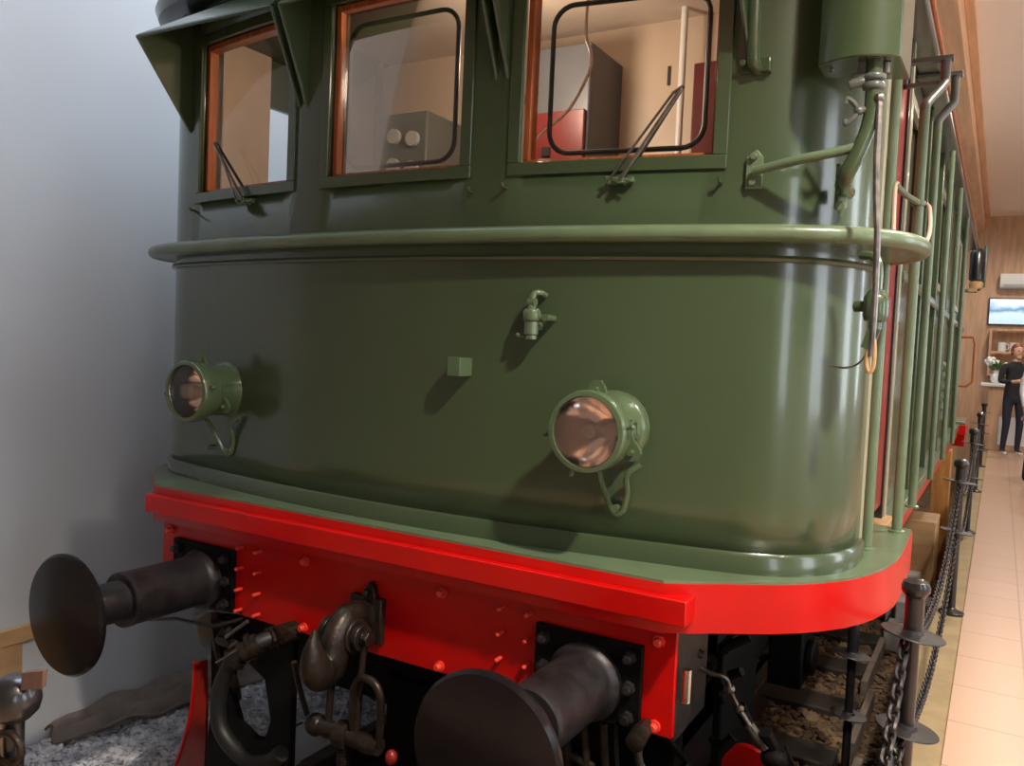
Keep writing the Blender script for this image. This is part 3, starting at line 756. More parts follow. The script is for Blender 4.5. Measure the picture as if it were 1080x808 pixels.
# far cab end: deck, red skirt, grab rail, tail lamp
lbox('rear_deck', (-1.45, YE, 1.36), (1.62, 9.1, 1.40), 'deckgreen', .004)
lbox('rear_skirt', (-1.45, YE, 1.25), (1.63, 9.12, 1.36), 'red', .004)
lbox('rear_buffer_beam', (1.0, 9.1, 1.05), (1.60, 9.2, 1.30), 'red', .004)
bm = nb(); lathe(bm, [(.06, 0), (.085, .02), (.085, .34), (.05, .40), (0, .41)], (1.60, 9.35, 3.06), (0, 0, 1), 16); TL = lo('rear_signal_lamp', bm, 'black')
bm = nb(); lathe(bm, [(.075, -.09), (.08, -.02), (.06, 0)], (1.60, 9.35, 3.06), (0, 0, 1), 16); box(bm, (1.5, 9.28, 2.93), (1.62, 9.42, 2.97)); lo('lamp_base', bm, 'oak', parent=TL)
ltube('rear_lamp_arm', [(1.45, 9.25, 2.94), (1.60, 9.35, 2.94), (1.68, 9.42, 3.0), (1.68, 9.42, 3.5)], .02, 'green', 8)
ltube('rear_grab_rail', [(1.52, YE + .02, 2.35), (1.64, YE + .02, 2.35), (1.66, YE + .02, 2.28), (1.66, YE + .02, 1.85), (1.60, YE + .02, 1.8), (1.52, YE + .02, 1.8)], .015, 'wood', 8)

# --- cab interior
lbox('cab_back_wall', (-1.47, 1.42, 1.40), (1.36, 1.45, 3.62), 'cream')
bm = nb(); prism(bm, [(-1.46, 1.42), (-1.46, .62), (-1.2, .22), (0, .06), (1.15, .2), (1.36, .45), (1.36, 1.42)], 1.66, 1.70); lo('cab_floor', bm, 'sleeper', 0, False)
bm = nb(); prism(bm, [(-1.46, 1.42), (-1.46, .62), (-1.2, .22), (0, .06), (1.15, .2), (1.36, .45), (1.36, 1.42)], 3.60, 3.62); lo('cab_ceiling', bm, 'creamlt', 0, False)
lbox('cab_lining', (-1.465, .50, 1.70), (-1.455, .80, 3.6), 'cream'); lbox('cab_lining', (-1.465, 1.02, 1.70), (-1.455, 1.42, 3.6), 'cream')
bm = nb(); box(bm, (-.98, 1.10, 1.7), (-.66, 1.42, 3.22)); E_ = lo('gauge_cabinet', bm, 'cabgrey', .01)
bm = nb()
for x, z in ((-.86, 3.10), (-.74, 3.08), (-.86, 2.95), (-.74, 2.93)): cyl(bm, (x, 1.10, z), (x, 1.075, z), .038, 18)
lo('gauge', bm, 'shirtgrey', parent=E_)
bm = nb(); box(bm, (-.16, 1.06, 1.7), (.26, 1.42, 3.42)); F2 = lo('equipment_cabinet', bm, 'bluegrey', .008)
bm = nb(); box(bm, (.0, 1.035, 1.9), (.25, 1.06, 3.12)); lo('equipment_door', bm, 'maroon', .004, parent=F2)
bm = nb(); box(bm, (.05, 1.02, 2.92), (.09, 1.036, 2.96)); cyl(bm, (-.08, 1.06, 3.2), (-.08, 1.04, 3.2), .03, 14); lo('equipment_latch', bm, 'black', parent=F2)
ltube('interior_conduit', [(.60, 1.30, 1.8), (.60, 1.30, 3.6)], .016, 'white', 10)
ltube('interior_conduit', [(-1.20, 1.36, 1.8), (-1.20, 1.36, 3.6)], .022, 'cabgrey', 10)
lbox('red_corner_panel', (.74, 1.05, 1.7), (1.00, 1.42, 3.26), 'maroon', .006)
lbox('control_desk', (-.40, .22, 1.7), (.35, .50, 2.58), 'cabgrey', .02)
bm = nb(); lathe(bm, [(.10, 0), (.10, .05), (.03, .07), (.03, .12)], (-.75, .45, 2.58), (0, 0, 1), 20); tube(bm, [(-.75, .45, 2.69), (-.60, .38, 2.70)], .012, 8); cyl(bm, (-.75, .45, 1.7), (-.75, .45, 2.6), .12, 20); lo('brake_controller', bm, 'cabgrey')
ltube('hanging_cable', [(.66, .20, 3.32), (.652, .20, 3.12), (.675, .20, 3.04), (.672, .20, 2.98), (.60, .20, 2.86), (.50, .20, 2.79), (.44, .20, 2.72)], .0055, 'cream', 8, 5)
# the number painted on the cab's back wall
def text(s, loc, size, m, parent, name):
    cu = bpy.data.curves.new(name, 'FONT'); cu.body = s; cu.size = size; cu.extrude = .002; cu.align_x = 'CENTER'
    t = bpy.data.objects.new(name, cu); COL.objects.link(t); dg = bpy.context.evaluated_depsgraph_get(); me = bpy.data.meshes.new_from_object(t.evaluated_get(dg))
    bpy.data.objects.remove(t); me.materials.clear(); me.materials.append(M[m])
    o = bpy.data.objects.new(name, me); COL.objects.link(o); o.parent = parent
    o.rotation_euler = (PI / 2, 0, 0); o.location = loc; return o
text('1', (.495, 1.415 - 4, 3.30), .13, 'rubber', LOCO, 'painted_number')

# --- underframe: bogie, wheels, brake gear (dark mass below the deck)
for (y, sx) in ((1.95, -1), (1.95, 1), (4.9, -1), (4.9, 1)):
    bm = nb(); lathe(bm, [(.50, -.07), (.53, -.065), (.53, -.05), (.50, -.045), (.46, -.04), (.44, -.015), (.12, .0), (.11, .06), (0, .06)], (.755 * sx, y, .575), (sx, 0, 0), 44); lo('wheel', bm, 'blackmat')
bm = nb()
for sx in (-1, 1): box(bm, (sx * 1.0 - .02, .5, .62), (sx * 1.0 + .02, 6.2, 1.15))
box(bm, (-1.0, .5, .75), (1.0, .56, 1.20)); box(bm, (-.6, .9, .75), (.6, 6, 1.2)); box(bm, (.70, .42, .42), (1.02, .9, 1.22)); box(bm, (.62, .9, .10), (1.05, 1.45, .9))
lo('bogie_frame', bm, 'blackmat', .01)
bm = nb(); box(bm, (-1.40, .9, 1.20), (1.45, 8.2, 1.36)); lo('underframe', bm, 'blackmat', 0, False)
for y in (1.95, 4.9):
    for sx in (-1, 1): bm = nb(); box(bm, (sx * 1.1 - .08, y - .14, .44), (sx * 1.1 + .08, y + .14, .72)); cyl(bm, (sx * 1.18, y, .57), (sx * 1.22, y, .57), .09, 16); lo('axle_box', bm, 'blackmat', .01)
bm = nb(); lathe(bm, [(0, -.02), (.08, -.015), (.115, 0), (.12, .02), (.12, .55), (.08, .58), (0, .585)], (-1.05, .16, .745), (0, 1, 0), 28); lo('air_reservoir', bm, 'black')
# steps hung on the left end of the beam
ltube('coupling_step_bar', [(-1.00, -.19, .875), (-.86, -.17, .90), (-.70, -.12, .89), (-.62, -.05, .92)], .008, 'black', 8)
ltube('coupling_step_bar', [(-1.02, .02, .80), (-.85, -.02, .90), (-.66, -.02, .93)], .009, 'black', 8)
ltube('coupling_step_bar', [(-.70, -.06, .83), (-.58, -.06, .92)], .008, 'steel', 8)
bm = nb(); rnd = random.Random(11)
for k in range(7):
    c = Vector((-.86 + .045 * k, .06 + rnd.uniform(-.04, .05), .90 - .035 * k + rnd.uniform(-.03, .02)))
    cyl(bm, c, c + Vector((rnd.uniform(-.06, .06), -.07, rnd.uniform(-.05, .05))), rnd.uniform(.014, .03), 10); ball(bm, c, rnd.uniform(.02, .034), 10)
tube(bm, smoothpath([(-.90, .05, .80), (-.80, 0, .70), (-.74, .02, .62), (-.80, .1, .5)], 5), .018, 8)
lo('valve_cluster', bm, 'oily')
# dark guard plate and plough wing, left and right
def wing(s):
    bm = nb(); top = []; n = 10; t = .014
    A = []; B_ = []
    for i in range(n + 1):
        q = i / n
        A.append(Vector((s * (.93 + .03 * q + .20 * q * q), -.02 + .05 * q, .66 - .62 * q)))
        B_.append(Vector((s * (.915 + .02 * q + .04 * q * q), .02 + .06 * q, .66 - .62 * q)))
    d = Vector((0, t, 0)); rows = [[bm.verts.new(a), bm.verts.new(b), bm.verts.new(b + d), bm.verts.new(a + d)] for a, b in zip(A, B_)]
    for i in range(n):
        for k in range(4): bm.faces.new([rows[i][k], rows[i + 1][k], rows[i + 1][(k + 1) % 4], rows[i][(k + 1) % 4]])
    bm.faces.new(rows[0]); bm.faces.new(list(reversed(rows[-1])))
    o = lo('plough_wing', bm, 'redold'); o['label'] = 'dull red plough wing edge'
    bm = nb(); tube(bm, A, .008, 8); lo('wing_rim', bm, 'red', parent=o)
wing(-1)
bm = nb(); prism3(bm, [(-.90, .03, .92), (-.44, .03, .92), (-.42, .03, .05), (-.92, .03, .05), (-.86, .03, .30), (-.88, .03, .62)], (0, .03, 0))
bmesh.ops.delete(bm, geom=bm.verts[:], context='VERTS')
outer = [(-.90, .92), (-.66, .92), (-.42, .92), (-.42, .50), (-.42, .05), (-.66, .05), (-.92, .05), (-.88, .50)]
inner = [(-.76, .66), (-.70, .72), (-.57, .66), (-.53, .50), (-.56, .41), (-.62, .40), (-.71, .44), (-.77, .56)]
for yy in (.03, .06):
    pass
ra = [[bm.verts.new((x, yy, z)) for x, z in P_] for yy in (.03, .06) for P_ in (outer, inner)]
nn = 8
for i in range(nn):
    j = (i + 1) % nn
    bm.faces.new([ra[0][i], ra[0][j], ra[1][j], ra[1][i]]); bm.faces.new([ra[2][i], ra[3][i], ra[3][j], ra[2][j]])
    bm.faces.new([ra[0][i], ra[2][i], ra[2][j], ra[0][j]]); bm.faces.new([ra[1][i], ra[1][j], ra[3][j], ra[3][i]])
lo('guard_plate', bm, 'blackmat', 0, False)
bm = nb(); box(bm, (-1.0, .50, .46), (1.0, .54, .80)); box(bm, (-.30, .48, .12), (.62, .54, .6)); lo('bogie_crossbeam', bm, 'blackmat', .01)
bm = nb(); prism3(bm, [(.55, .02, .92), (.95, .02, .92), (1.0, .02, .45), (1.02, .02, .18), (.6, .02, .18)], (0, .03, 0)); lo('guard_plate', bm, 'blackmat', .004)
# right plough wing: rounded red hump low beside the right rail
bm = nb(); P = []
for i in range(13):
    t = i / 12; P.append(Vector((1.0 + .25 * t, .93 + .06 * t, .40 + .095 * math.sin(t * PI * .9))))
prism3(bm, P + [Vector((1.27, 1.0, .20)), Vector((1.2, .98, .08)), Vector((1.0, .93, .08))], (-.01, .03, 0)); lo('plough_wing', bm, 'red', .003)

# --- drawhook and screw coupling
def TT(bm, d):
    for v in bm.verts: v.co += Vector(d)
CH = lbox('drawhook_plate', (-.07, -.052, .965), (.075, -.02, 1.13), 'oily', .006)
bm = nb(); 
prism3(bm, [(-.03, -.05, 1.10), (.05, -.05, 1.10), (.035, -.05, 1.165), (.018, -.05, 1.185), (-.002, -.05, 1.165)], (0, .028, 0)); cyl(bm, (.012, -.03, 1.148), (.012, -.07, 1.148), .013, 6); cyl(bm, (-.05, -.04, .985), (-.05, -.066, .985), .012, 6)
lo('hook_lug', bm, 'oily', .003, parent=None)
# hook: shank out of the beam, bowl curving down and back up to a point
bm = nb()
hp_ = [(0, -.02, 1.05), (0, -.10, 1.08), (0, -.165, 1.075), (0, -.21, 1.03), (0, -.225, .975), (0, -.245, .940), (0, -.285, .935), (0, -.315, .965), (0, -.325, 1.02), (0, -.318, 1.085)]
path = smoothpath(hp_, 4); n = len(path); rad = []
key = [.042, .050, .058, .058, .062, .068, .068, .058, .038, .008]
for i in range(n):
    t = i / (n - 1) * 9; k = min(int(t), 8); rad.append(key[k] + (key[k + 1] - key[k]) * (t - k))
tube(bm, path, .04, 14, radii=rad)
for v in bm.verts: v.co.x *= .78
for v in bm.verts: v.co += Vector((.015, .0, .0))
HK = lo('drawhook', bm, 'oily')
bm = nb(); cyl(bm, (-.075, -.165, 1.03), (.105, -.165, 1.03), .026, 16); cyl(bm, (.070, -.165, 1.03), (.095, -.165, 1.03), .046, 18); cyl(bm, (.095, -.165, 1.03), (.125, -.165, 1.03), .028, 6); cyl(bm, (.06, -.165, 1.03), (.07, -.165, 1.03), .06, 20); cyl(bm, (-.075, -.165, 1.03), (-.05, -.165, 1.03), .045, 18)
lo('hook_pin', bm, 'oily', .003)
# side links down to the screw trunnion
for x0, x1 in ((-.055, -.05), (.072, .075)):
    bm = nb(); tube(bm, [(x0, -.165, 1.03), (x1, -.19, .85), (x1, -.20, .695)], .013, 10); lathe(bm, [(.032, -.012), (.032, .012)], (x1, -.20, .695), (1, 0, 0), 18); TT(bm, (.03, 0, .0)); lo('coupling_link', bm, 'oily')
bm = nb(); cyl(bm, (-.13, -.20, .695), (.16, -.20, .695), .030, 16); ball(bm, (-.125, -.20, .695), .040, 14); cyl(bm, (-.02, -.20, .695), (.03, -.20, .695), .045, 18); cyl(bm, (.09, -.20, .695), (.135, -.20, .695), .034, 16)
cyl(bm, (.005, -.20, .74), (.005, -.205, .55), .020, 14)
for k in range(12): lathe(bm, [(.019, 0), (.024, .003), (.019, .006)], (.005, -.203, .57 + .0095 * k), (0, 0, 1), 14)
TT(bm, (.05, 0, 0)); lo('screw_trunnion', bm, 'oily')
# D-shackle loop on the right
ltube('coupling_shackle', [(.205, -.20, .70), (.215, -.205, .80), (.210, -.21, .88), (.175, -.21, .915), (.125, -.21, .91), (.100, -.21, .87), (.095, -.205, .78), (.09, -.20, .70)], .014, 'oily', 12, 5)
ltube('coupling_handle', [(-.12, -.2, .72), (-.125, -.24, .84), (-.12, -.27, .93)], .010, 'oily', 8, 3)
bm = nb(); ball(bm, (.20, -.20, .675), .022, 10, (1, 1, 1.2)); TT(bm, (.06, 0, 0)); lo('handle_knob', bm, 'redold')
# --- left brake hose
bm = nb(); tube(bm, smoothpath([(-.34, -.02, .955), (-.36, -.10, .945), (-.395, -.16, .925), (-.44, -.20, .885), (-.49, -.215, .80), (-.515, -.22, .70), (-.50, -.22, .60), (-.43, -.215, .535), (-.34, -.21, .51), (-.26, -.20, .53), (-.20, -.20, .58)], 6), .030, 16); TT(bm, (-.035, 0, -.035)); HS = lo('brake_hose', bm, 'rubber')
bm = nb(); cyl(bm, (-.33, -.01, .955), (-.365, -.12, .945), .040, 8); cyl(bm, (-.385, -.15, .932), (-.43, -.195, .895), .040, 12); cyl(bm, (-.40, -.165, .925), (-.41, -.175, .917), .048, 14); cyl(bm, (-.445, -.205, .872), (-.452, -.21, .855), .043, 16)
obox(bm, (-.33, -.10, .955), (.05, .04, .06), Matrix.Rotation(.4, 3, 'Y')); cyl(bm, (-.30, -.12, .95), (-.30, -.06, .95), .018, 8)
TT(bm, (-.035, 0, -.035)); lo('hose_fitting', bm, 'oily', parent=HS)
bm = nb(); tube(bm, [(-.42, -.22, .92), (-.50, -.25, .86)], .005, 6); TT(bm, (-.035, 0, -.035)); lo('hose_lever', bm, 'brightsteel', parent=HS)
# --- right hose cock and pipes beside / below the beam
bm = nb(); c = Vector((1.075, -.055, .935)); cyl(bm, c + Vector((0, .06, .0)), c + Vector((0, -.02, 0)), .026, 8)
for k in range(4): lathe(bm, [(.020, 0), (.029, .006), (.020, .012)], c + Vector((0, -.02 - .0, .0)) + Vector((0, -.012 * k, -.004 * k)), (0, -1, 0), 12)
tube(bm, smoothpath([c + Vector((0, -.03, -.01)), c + Vector((.005, -.04, -.06)), c + Vector((.03, -.04, -.10)), c + Vector((.12, -.02, -.125)), c + Vector((.26, .02, -.155)), c + Vector((.4, .06, -.19))], 5), .013, 10)
lo('air_cock', bm, 'oily')
bm = nb()
for x in (.80, .865, .93): cyl(bm, (x, -.01, .90), (x + .02, -.0, .66), .012, 8)
cyl(bm, (.70, .0, .80), (.99, .0, .72), .016, 8)
lo('brake_pipes', bm, 'oily')
# lever and valve behind the beam on the right
bm = nb(); pts = smoothpath([(1.13, .25, 1.12), (1.14, .24, 1.06), (1.18, .24, 1.04), (1.23, .25, 1.03), (1.25, .28, .96), (1.30, .30, .88), (1.35, .32, .81)], 5); tube(bm, pts, .008, 8)
for k in (18, 22, 26): ball(bm, pts[min(k, len(pts) - 1)], .016, 8)
tube(bm, [pts[-6], pts[-1]], .016, 8)
LV = lo('brake_lever', bm, 'steel')
bm = nb(); ball(bm, (1.38, .34, .775), .045, 14, (1.1, .9, .8)); tube(bm, [(1.41, .33, .83), (1.44, .33, .77), (1.43, .34, .72)], .006, 6); cyl(bm, (1.37, .34, .81), (1.35, .3, .87), .02, 8); lo('lever_valve', bm, 'blackmat', parent=LV)
rnd = random.Random(5)
for k in range(16):
    bm = nb()
    c = Vector((rnd.uniform(.98, 1.25), rnd.uniform(.35, .6), rnd.uniform(.55, 1.15))); d = Vector((rnd.uniform(-1, 1), rnd.uniform(-.4, .1), rnd.uniform(-1, 1))).normalized() * rnd.uniform(.04, .13)
    cyl(bm, c, c + d, rnd.uniform(.010, .024), 8)
    if k % 2: lathe(bm, [(.024, 0), (.024, .02)], c + d, d, 6)
    lo('brake_rod', bm, 'blackmat')
tubeo_pts = [(1.20, .10, .74), (1.17, .12, .70), (1.20, .14, .60), (1.26, .16, .58)]
ltube('air_pipe', [(1.05, .2, 1.16), (1.12, .2, 1.12), (1.16, .22, 1.10)], .014, 'iron', 8, 3)
ltube('air_pipe', [(1.10, .2, .72), (1.12, .2, .66), (1.22, .2, .70), (1.28, .2, .62)], .013, 'blackmat', 8, 4)
bm = nb(); cyl(bm, (1.175, .02, 1.02), (1.175, .02, 1.12), .014, 8); lo('release_valve', bm, 'brightsteel')

# ================================================================ BARRIER POSTS AND CHAINS
def post(loc, base, r1, r2, top, label, scale=1., group='chain barrier posts along the kerb'):
    t = empty('barrier_post', (loc[0], loc[1], base)); tag(t, label, 'post', group)
    bm = nb(); h = top - base; a = r1 - base
    lathe(bm, [(.020, 0), (.020, a), (.026, a + .004), (.026, top - base - .05), (.020, top - base - .046)], (0, 0, 0), (0, 0, 1), 20); obj('pole', bm, 'black', t)
    bm = nb(); lathe(bm, [(.024, h - .055), (.028, h - .05), (.038, h - .036), (.039, h - .024), (.034, h - .008), (.02, h - .001), (0, h)], (0, 0, 0), (0, 0, 1), 24); obj('knob', bm, 'black', t)
    for z in (r1 - base, r2 - base):
        bm = nb(); lathe(bm, [(.02, -.004), (.085, -.002), (.087, 0), (.085, .003), (.03, .006), (.026, .016), (.02, .016)], (0, 0, z), (.12, .05, 1), 30); obj('ring', bm, 'iron', t)
    bm = nb(); lathe(bm, [(.065, 0), (.065, .008), (.03, .02), (.02, .03)], (0, 0, 0), (0, 0, 1), 20); obj('foot', bm, 'black', t)
    return t
base = FZ
P1 = dict(x=1.752, y=.27, r1=1.281, r2=1.003, top=1.442, b=.68 - .001)
posts = [(1.752, .27, 1.281, 1.003, 1.442)] + [(1.77, 2.83 + 2.56 * k, 1.41, 1.134, 1.536) for k in range(4)]
names = ['black barrier post with knob, nearest on the kerb beside the red skirt', 'black barrier post, second along the kerb', 'black barrier post, third along the kerb', 'black barrier post, fourth along the kerb', 'black barrier post, fifth along the kerb', 'black barrier post, sixth along the kerb, near the counter']
for (x, y, a, b, t), n in zip(posts, names): post((x, y), base, a, b, t, n)
post((1.385, 1.97), GZ - .02, .62, .32, 1.08, 'low black post with two rings standing in the ballast under the deck edge')
post((1.745, -2.29), FZ, 1.281, 1.003, 1.442, 'black barrier post right below the viewer')
p0 = empty('barrier_post', (.580, -1.618, FZ)); tag(p0, 'black post with glossy round knob and brown tag in the near left corner', 'post', 'chain barrier posts along the kerb')
bm = nb(); cyl(bm, (0, 0, 0), (0, 0, .74), .016, 18); obj('pole', bm, 'black', p0)
bm = nb(); lathe(bm, [(.014, .738), (.026, .744), (.037, .756), (.041, .772), (.039, .790), (.031, .804), (.017, .812), (0, .814)], (0, 0, 0), (0, 0, 1), 28); obj('knob', bm, 'black', p0)
for z, rr in ((.705, .026), (.655, .03)):
    bm = nb(); tube(bm, [(.018 + rr * math.cos(a * PI / 8), -.02 + .3 * rr * math.cos(a * PI / 8), z + rr * math.sin(a * PI / 8)) for a in range(16)], .0065, 8, True); obj('hook_ring', bm, 'oily', p0)
bm = nb(); prism3(bm, [(.034, -.010, .800), (.066, .006, .806), (.070, .006, .836), (.038, -.010, .830)], (-.004, .010, 0)); obj('leather_tag', bm, 'leather', p0, .001)
def chain(a, b, sag, label, link=.040, r=.0048):
    a, b = Vector(a), Vector(b); n = 60; pts = [a.lerp(b, i / n) - Vector((0, 0, sag * 4 * (i / n) * (1 - i / n))) for i in range(n + 1)]
    L = sum((pts[i + 1] - pts[i]).length for i in range(n)); pitch = link * .74; m = int(L / pitch); bm = nb()
    cum = [0]
    for i in range(n): cum.append(cum[-1] + (pts[i + 1] - pts[i]).length)
    def at(s):
        for i in range(n):
            if cum[i + 1] >= s: return pts[i].lerp(pts[i + 1], (s - cum[i]) / (cum[i + 1] - cum[i]))
        return pts[-1]
    near = max(8, 8)
    for k in range(m):
        c = at((k + .5) * pitch); d = (at(min(L, (k + .9) * pitch)) - at((k + .1) * pitch)).normalized()
        side = d.cross(Vector((0, 0, 1))); side = side.normalized() if side.length > .01 else Vector((1, 0, 0)); up = side.cross(d)
        w = (side + up).normalized() if k % 2 else (side - up).normalized()
        h = link / 2; q = link * .30; ring = []
        for j in range(12):
            t = 2 * PI * j / 12; ct, st = math.cos(t), math.sin(t); ring.append(c + d * ((h - q) * (1 if ct > 0 else -1) + q * ct) + w * (q * st))
        tube(bm, ring, r, 6, True)
    return tag(obj('barrier_chain', bm, 'iron'), label, 'chain', 'chains strung between the barrier posts')
ordn = ['first', 'second', 'third', 'fourth', 'fifth']
for k in range(3):
    A, B = posts[k], posts[k + 1]
    for lv, z0, z1, s in (('upper', A[2], B[2], .20), ('lower', A[3], B[3], .20)):
        chain((A[0], A[1] + .03, z0 - .01), (B[0], B[1] - .03, z1 - .01), s, '%s chain sagging between the %s and %s kerb posts' % (lv, ordn[k], ordn[k + 1]))
chain((1.735, .24, 1.272), (1.72, -2.26, 1.272), .46, 'upper chain sagging from the nearest kerb post toward the viewer', .046, .006)
chain((1.74, .24, .992), (1.73, -2.26, 1.0), .26, 'lower chain sagging from the nearest kerb post toward the viewer', .046, .006)

# ================================================================ OBJECTS BEYOND
def top(name, a, b, m, label, cat, bevel=.004, group=None):
    c = Vector(((a[0] + b[0]) / 2, (a[1] + b[1]) / 2, a[2])); bm = nb(); box(bm, tuple(Vector(a) - c), tuple(Vector(b) - c)); o = obj(name, bm, m, None, bevel); o.location = c
    return tag(o, label, cat, group)
top('timber_post', (1.40, 6.9, GZ), (1.56, 7.15, 1.19), 'timber', 'thick orange timber post propped under the far end of the locomotive', 'post')
top('concrete_block', (1.28, 5.1, GZ), (1.56, 5.55, .78), 'oak', 'tall tan block standing in the ballast before the timber post', 'block', .01)
for i, (x, y, z, w, d, h) in enumerate(((1.30, 4.3, GZ, .26, .34, .16), (1.34, 4.62, GZ, .24, .3, .30), (1.24, 4.94, GZ, .24, .14, .45))):
    top('stone_block', (x, y, z), (x + w, y + d, z + h), 'slab', ('lowest pale stone block in the ballast', 'middle pale stone block in the ballast', 'tallest pale stone block in the ballast')[i], 'stone', .012, 'pale stone blocks by the track')

# counter with cupboard front
CN = empty('counter', (2.0, 13.4, FZ)); tag(CN, 'pale topped wooden counter in front of the far shelves', 'counter')
boxo('counter_body', (-.22, -.3, 0), (1.2, .3, 1.02), 'pine', CN, .01)
boxo('counter_top', (-.34, -.36, 1.02), (1.25, .36, 1.07), 'white', CN, .01)
boxo('counter_panel', (-.05, -.32, .1), (.6, -.301, .55), 'white', CN, .004)
# flowers on the counter
FL = empty('flower_vase', (1.86, 13.35, FZ + 1.075)); tag(FL, 'white flowers with green leaves in a vase on the counter', 'flowers')
bm = nb(); lathe(bm, [(.05, 0), (.075, .05), (.07, .12), (.04, .17), (.05, .2)], (0, 0, 0), (0, 0, 1), 16); obj('vase', bm, 'ceramic', FL)
rnd = random.Random(3); bm = nb()
for k in range(34):
    a, e = rnd.uniform(0, 6.3), rnd.uniform(.2, 1.4); d = Vector((math.cos(a) * math.cos(e), math.sin(a) * math.cos(e), math.sin(e))); p = Vector((0, 0, .18)); L = rnd.uniform(.1, .26)
    q = p + d * L; s = d.cross(Vector((0, 0, 1))).normalized() * .03
    v = [bm.verts.new(x) for x in (p + d * L * .3, p + d * L * .7 + s, q, p + d * L * .7 - s)]; bm.faces.new(v)
obj('leaves', bm, 'leaf', FL)
bm = nb()
for k in range(11):
    a, e = rnd.uniform(0, 6.3), rnd.uniform(.3, 1.5); d = Vector((math.cos(a) * math.cos(e), math.sin(a) * math.cos(e), math.sin(e))); ball(bm, Vector((0, 0, .2)) + d * rnd.uniform(.14, .22), .042, 8)
obj('blossoms', bm, 'petal', FL)
# shelves with mugs, television, air conditioner
SHF = empty('wall_shelf', (2.2, 14.95, 1.85)); tag(SHF, 'pine open shelving on the far wall under the screen', 'shelf')
for z in (.0, .40, .80): boxo('shelf_board', (-.45, -.28, z), (1.4, 0, z + .04), 'pine', SHF, .004)
for x in (-.48, 1.4): boxo('shelf_side', (x, -.28, 0), (x + .04, 0, .84), 'pine', SHF, .004)
mug = None
for i, (x, z) in enumerate(((1.92, 2.29), (2.10, 2.29), (2.50, 2.29), (2.14, 1.89))):
    bm = nb()
    if mug is None:
        lathe(bm, [(0, 0), (.06, 0), (.065, .02), (.065, .16), (.06, .16), (.058, .02)], (0, 0, 0), (0, 0, 1), 16, False); tube(bm, smoothpath([(.06, 0, .13), (.10, 0, .12), (.10, 0, .05), (.06, 0, .04)], 3), .008, 6); mug = obj('mug', bm, 'ceramic'); o = mug
    else: o = mug.copy(); COL.objects.link(o)
    o.location = (x, 14.78, z)
    tag(o, ('white mug on the top shelf, leftmost', 'white mug on the top shelf, second from left', 'white mug on the top shelf, right of the pair', 'white mug on the lower shelf')[i], 'mug', 'white mugs on the far shelves')
TV = empty('television', (2.35, 14.959, 2.76)); tag(TV, 'wide wall screen showing a blue snowy mountain view', 'television')
boxo('housing', (-.68, -.03, 0), (.70, .04, .48), 'rubber', TV, .005)
boxo('screen', (-.66, -.036, .02), (.68, -.031, .46), 'tv', TV)
AC = empty('air_conditioner', (2.4, 14.909, 3.40)); tag(AC, 'white air conditioner mounted high on the far pine wall', 'air conditioner')
bm = nb(); prism3(bm, [(-.58, .09, 0), (-.58, -.08, .02), (-.58, -.13, .10), (-.58, -.12, .26), (-.58, .09, .28)], (1.1, 0, 0)); obj('casing', bm, 'white', AC, .01)
boxo('air_flap', (-.52, -.125, .03), (.46, -.11, .075), 'shirtgrey', AC)

# ceiling lamps over the walkway
lmp = None
spots = [(2.9, -1.3), (2.9, 2.2), (2.35, 7.4), (2.30, 10.6), (2.25, 13.0), (4.6, -1.3), (4.6, 3.2)]
ll = ['lamp above the front of the locomotive', 'lamp above the middle of the walkway', 'lamp above the far walkway', 'lamp before the far wall screen', 'small lamp closest to the far wall', 'lamp near the right wall, front', 'lamp near the right wall, middle']
for i, (x, y) in enumerate(spots):
    t = empty('ceiling_lamp', (x, y, 4.7)); tag(t, 'round warm ceiling ' + ll[i], 'lamp', 'round ceiling lamps')
    bm = nb(); lathe(bm, [(.13, 0), (.13, -.035), (.11, -.04), (.10, -.02)], (0, 0, 0), (0, 0, 1), 24, False); obj('rim', bm, 'white', t)
    bm = nb(); lathe(bm, [(.105, -.022), (0, -.032)], (0, 0, 0), (0, 0, 1), 24, False); obj('diffuser', bm, 'lampglow', t)

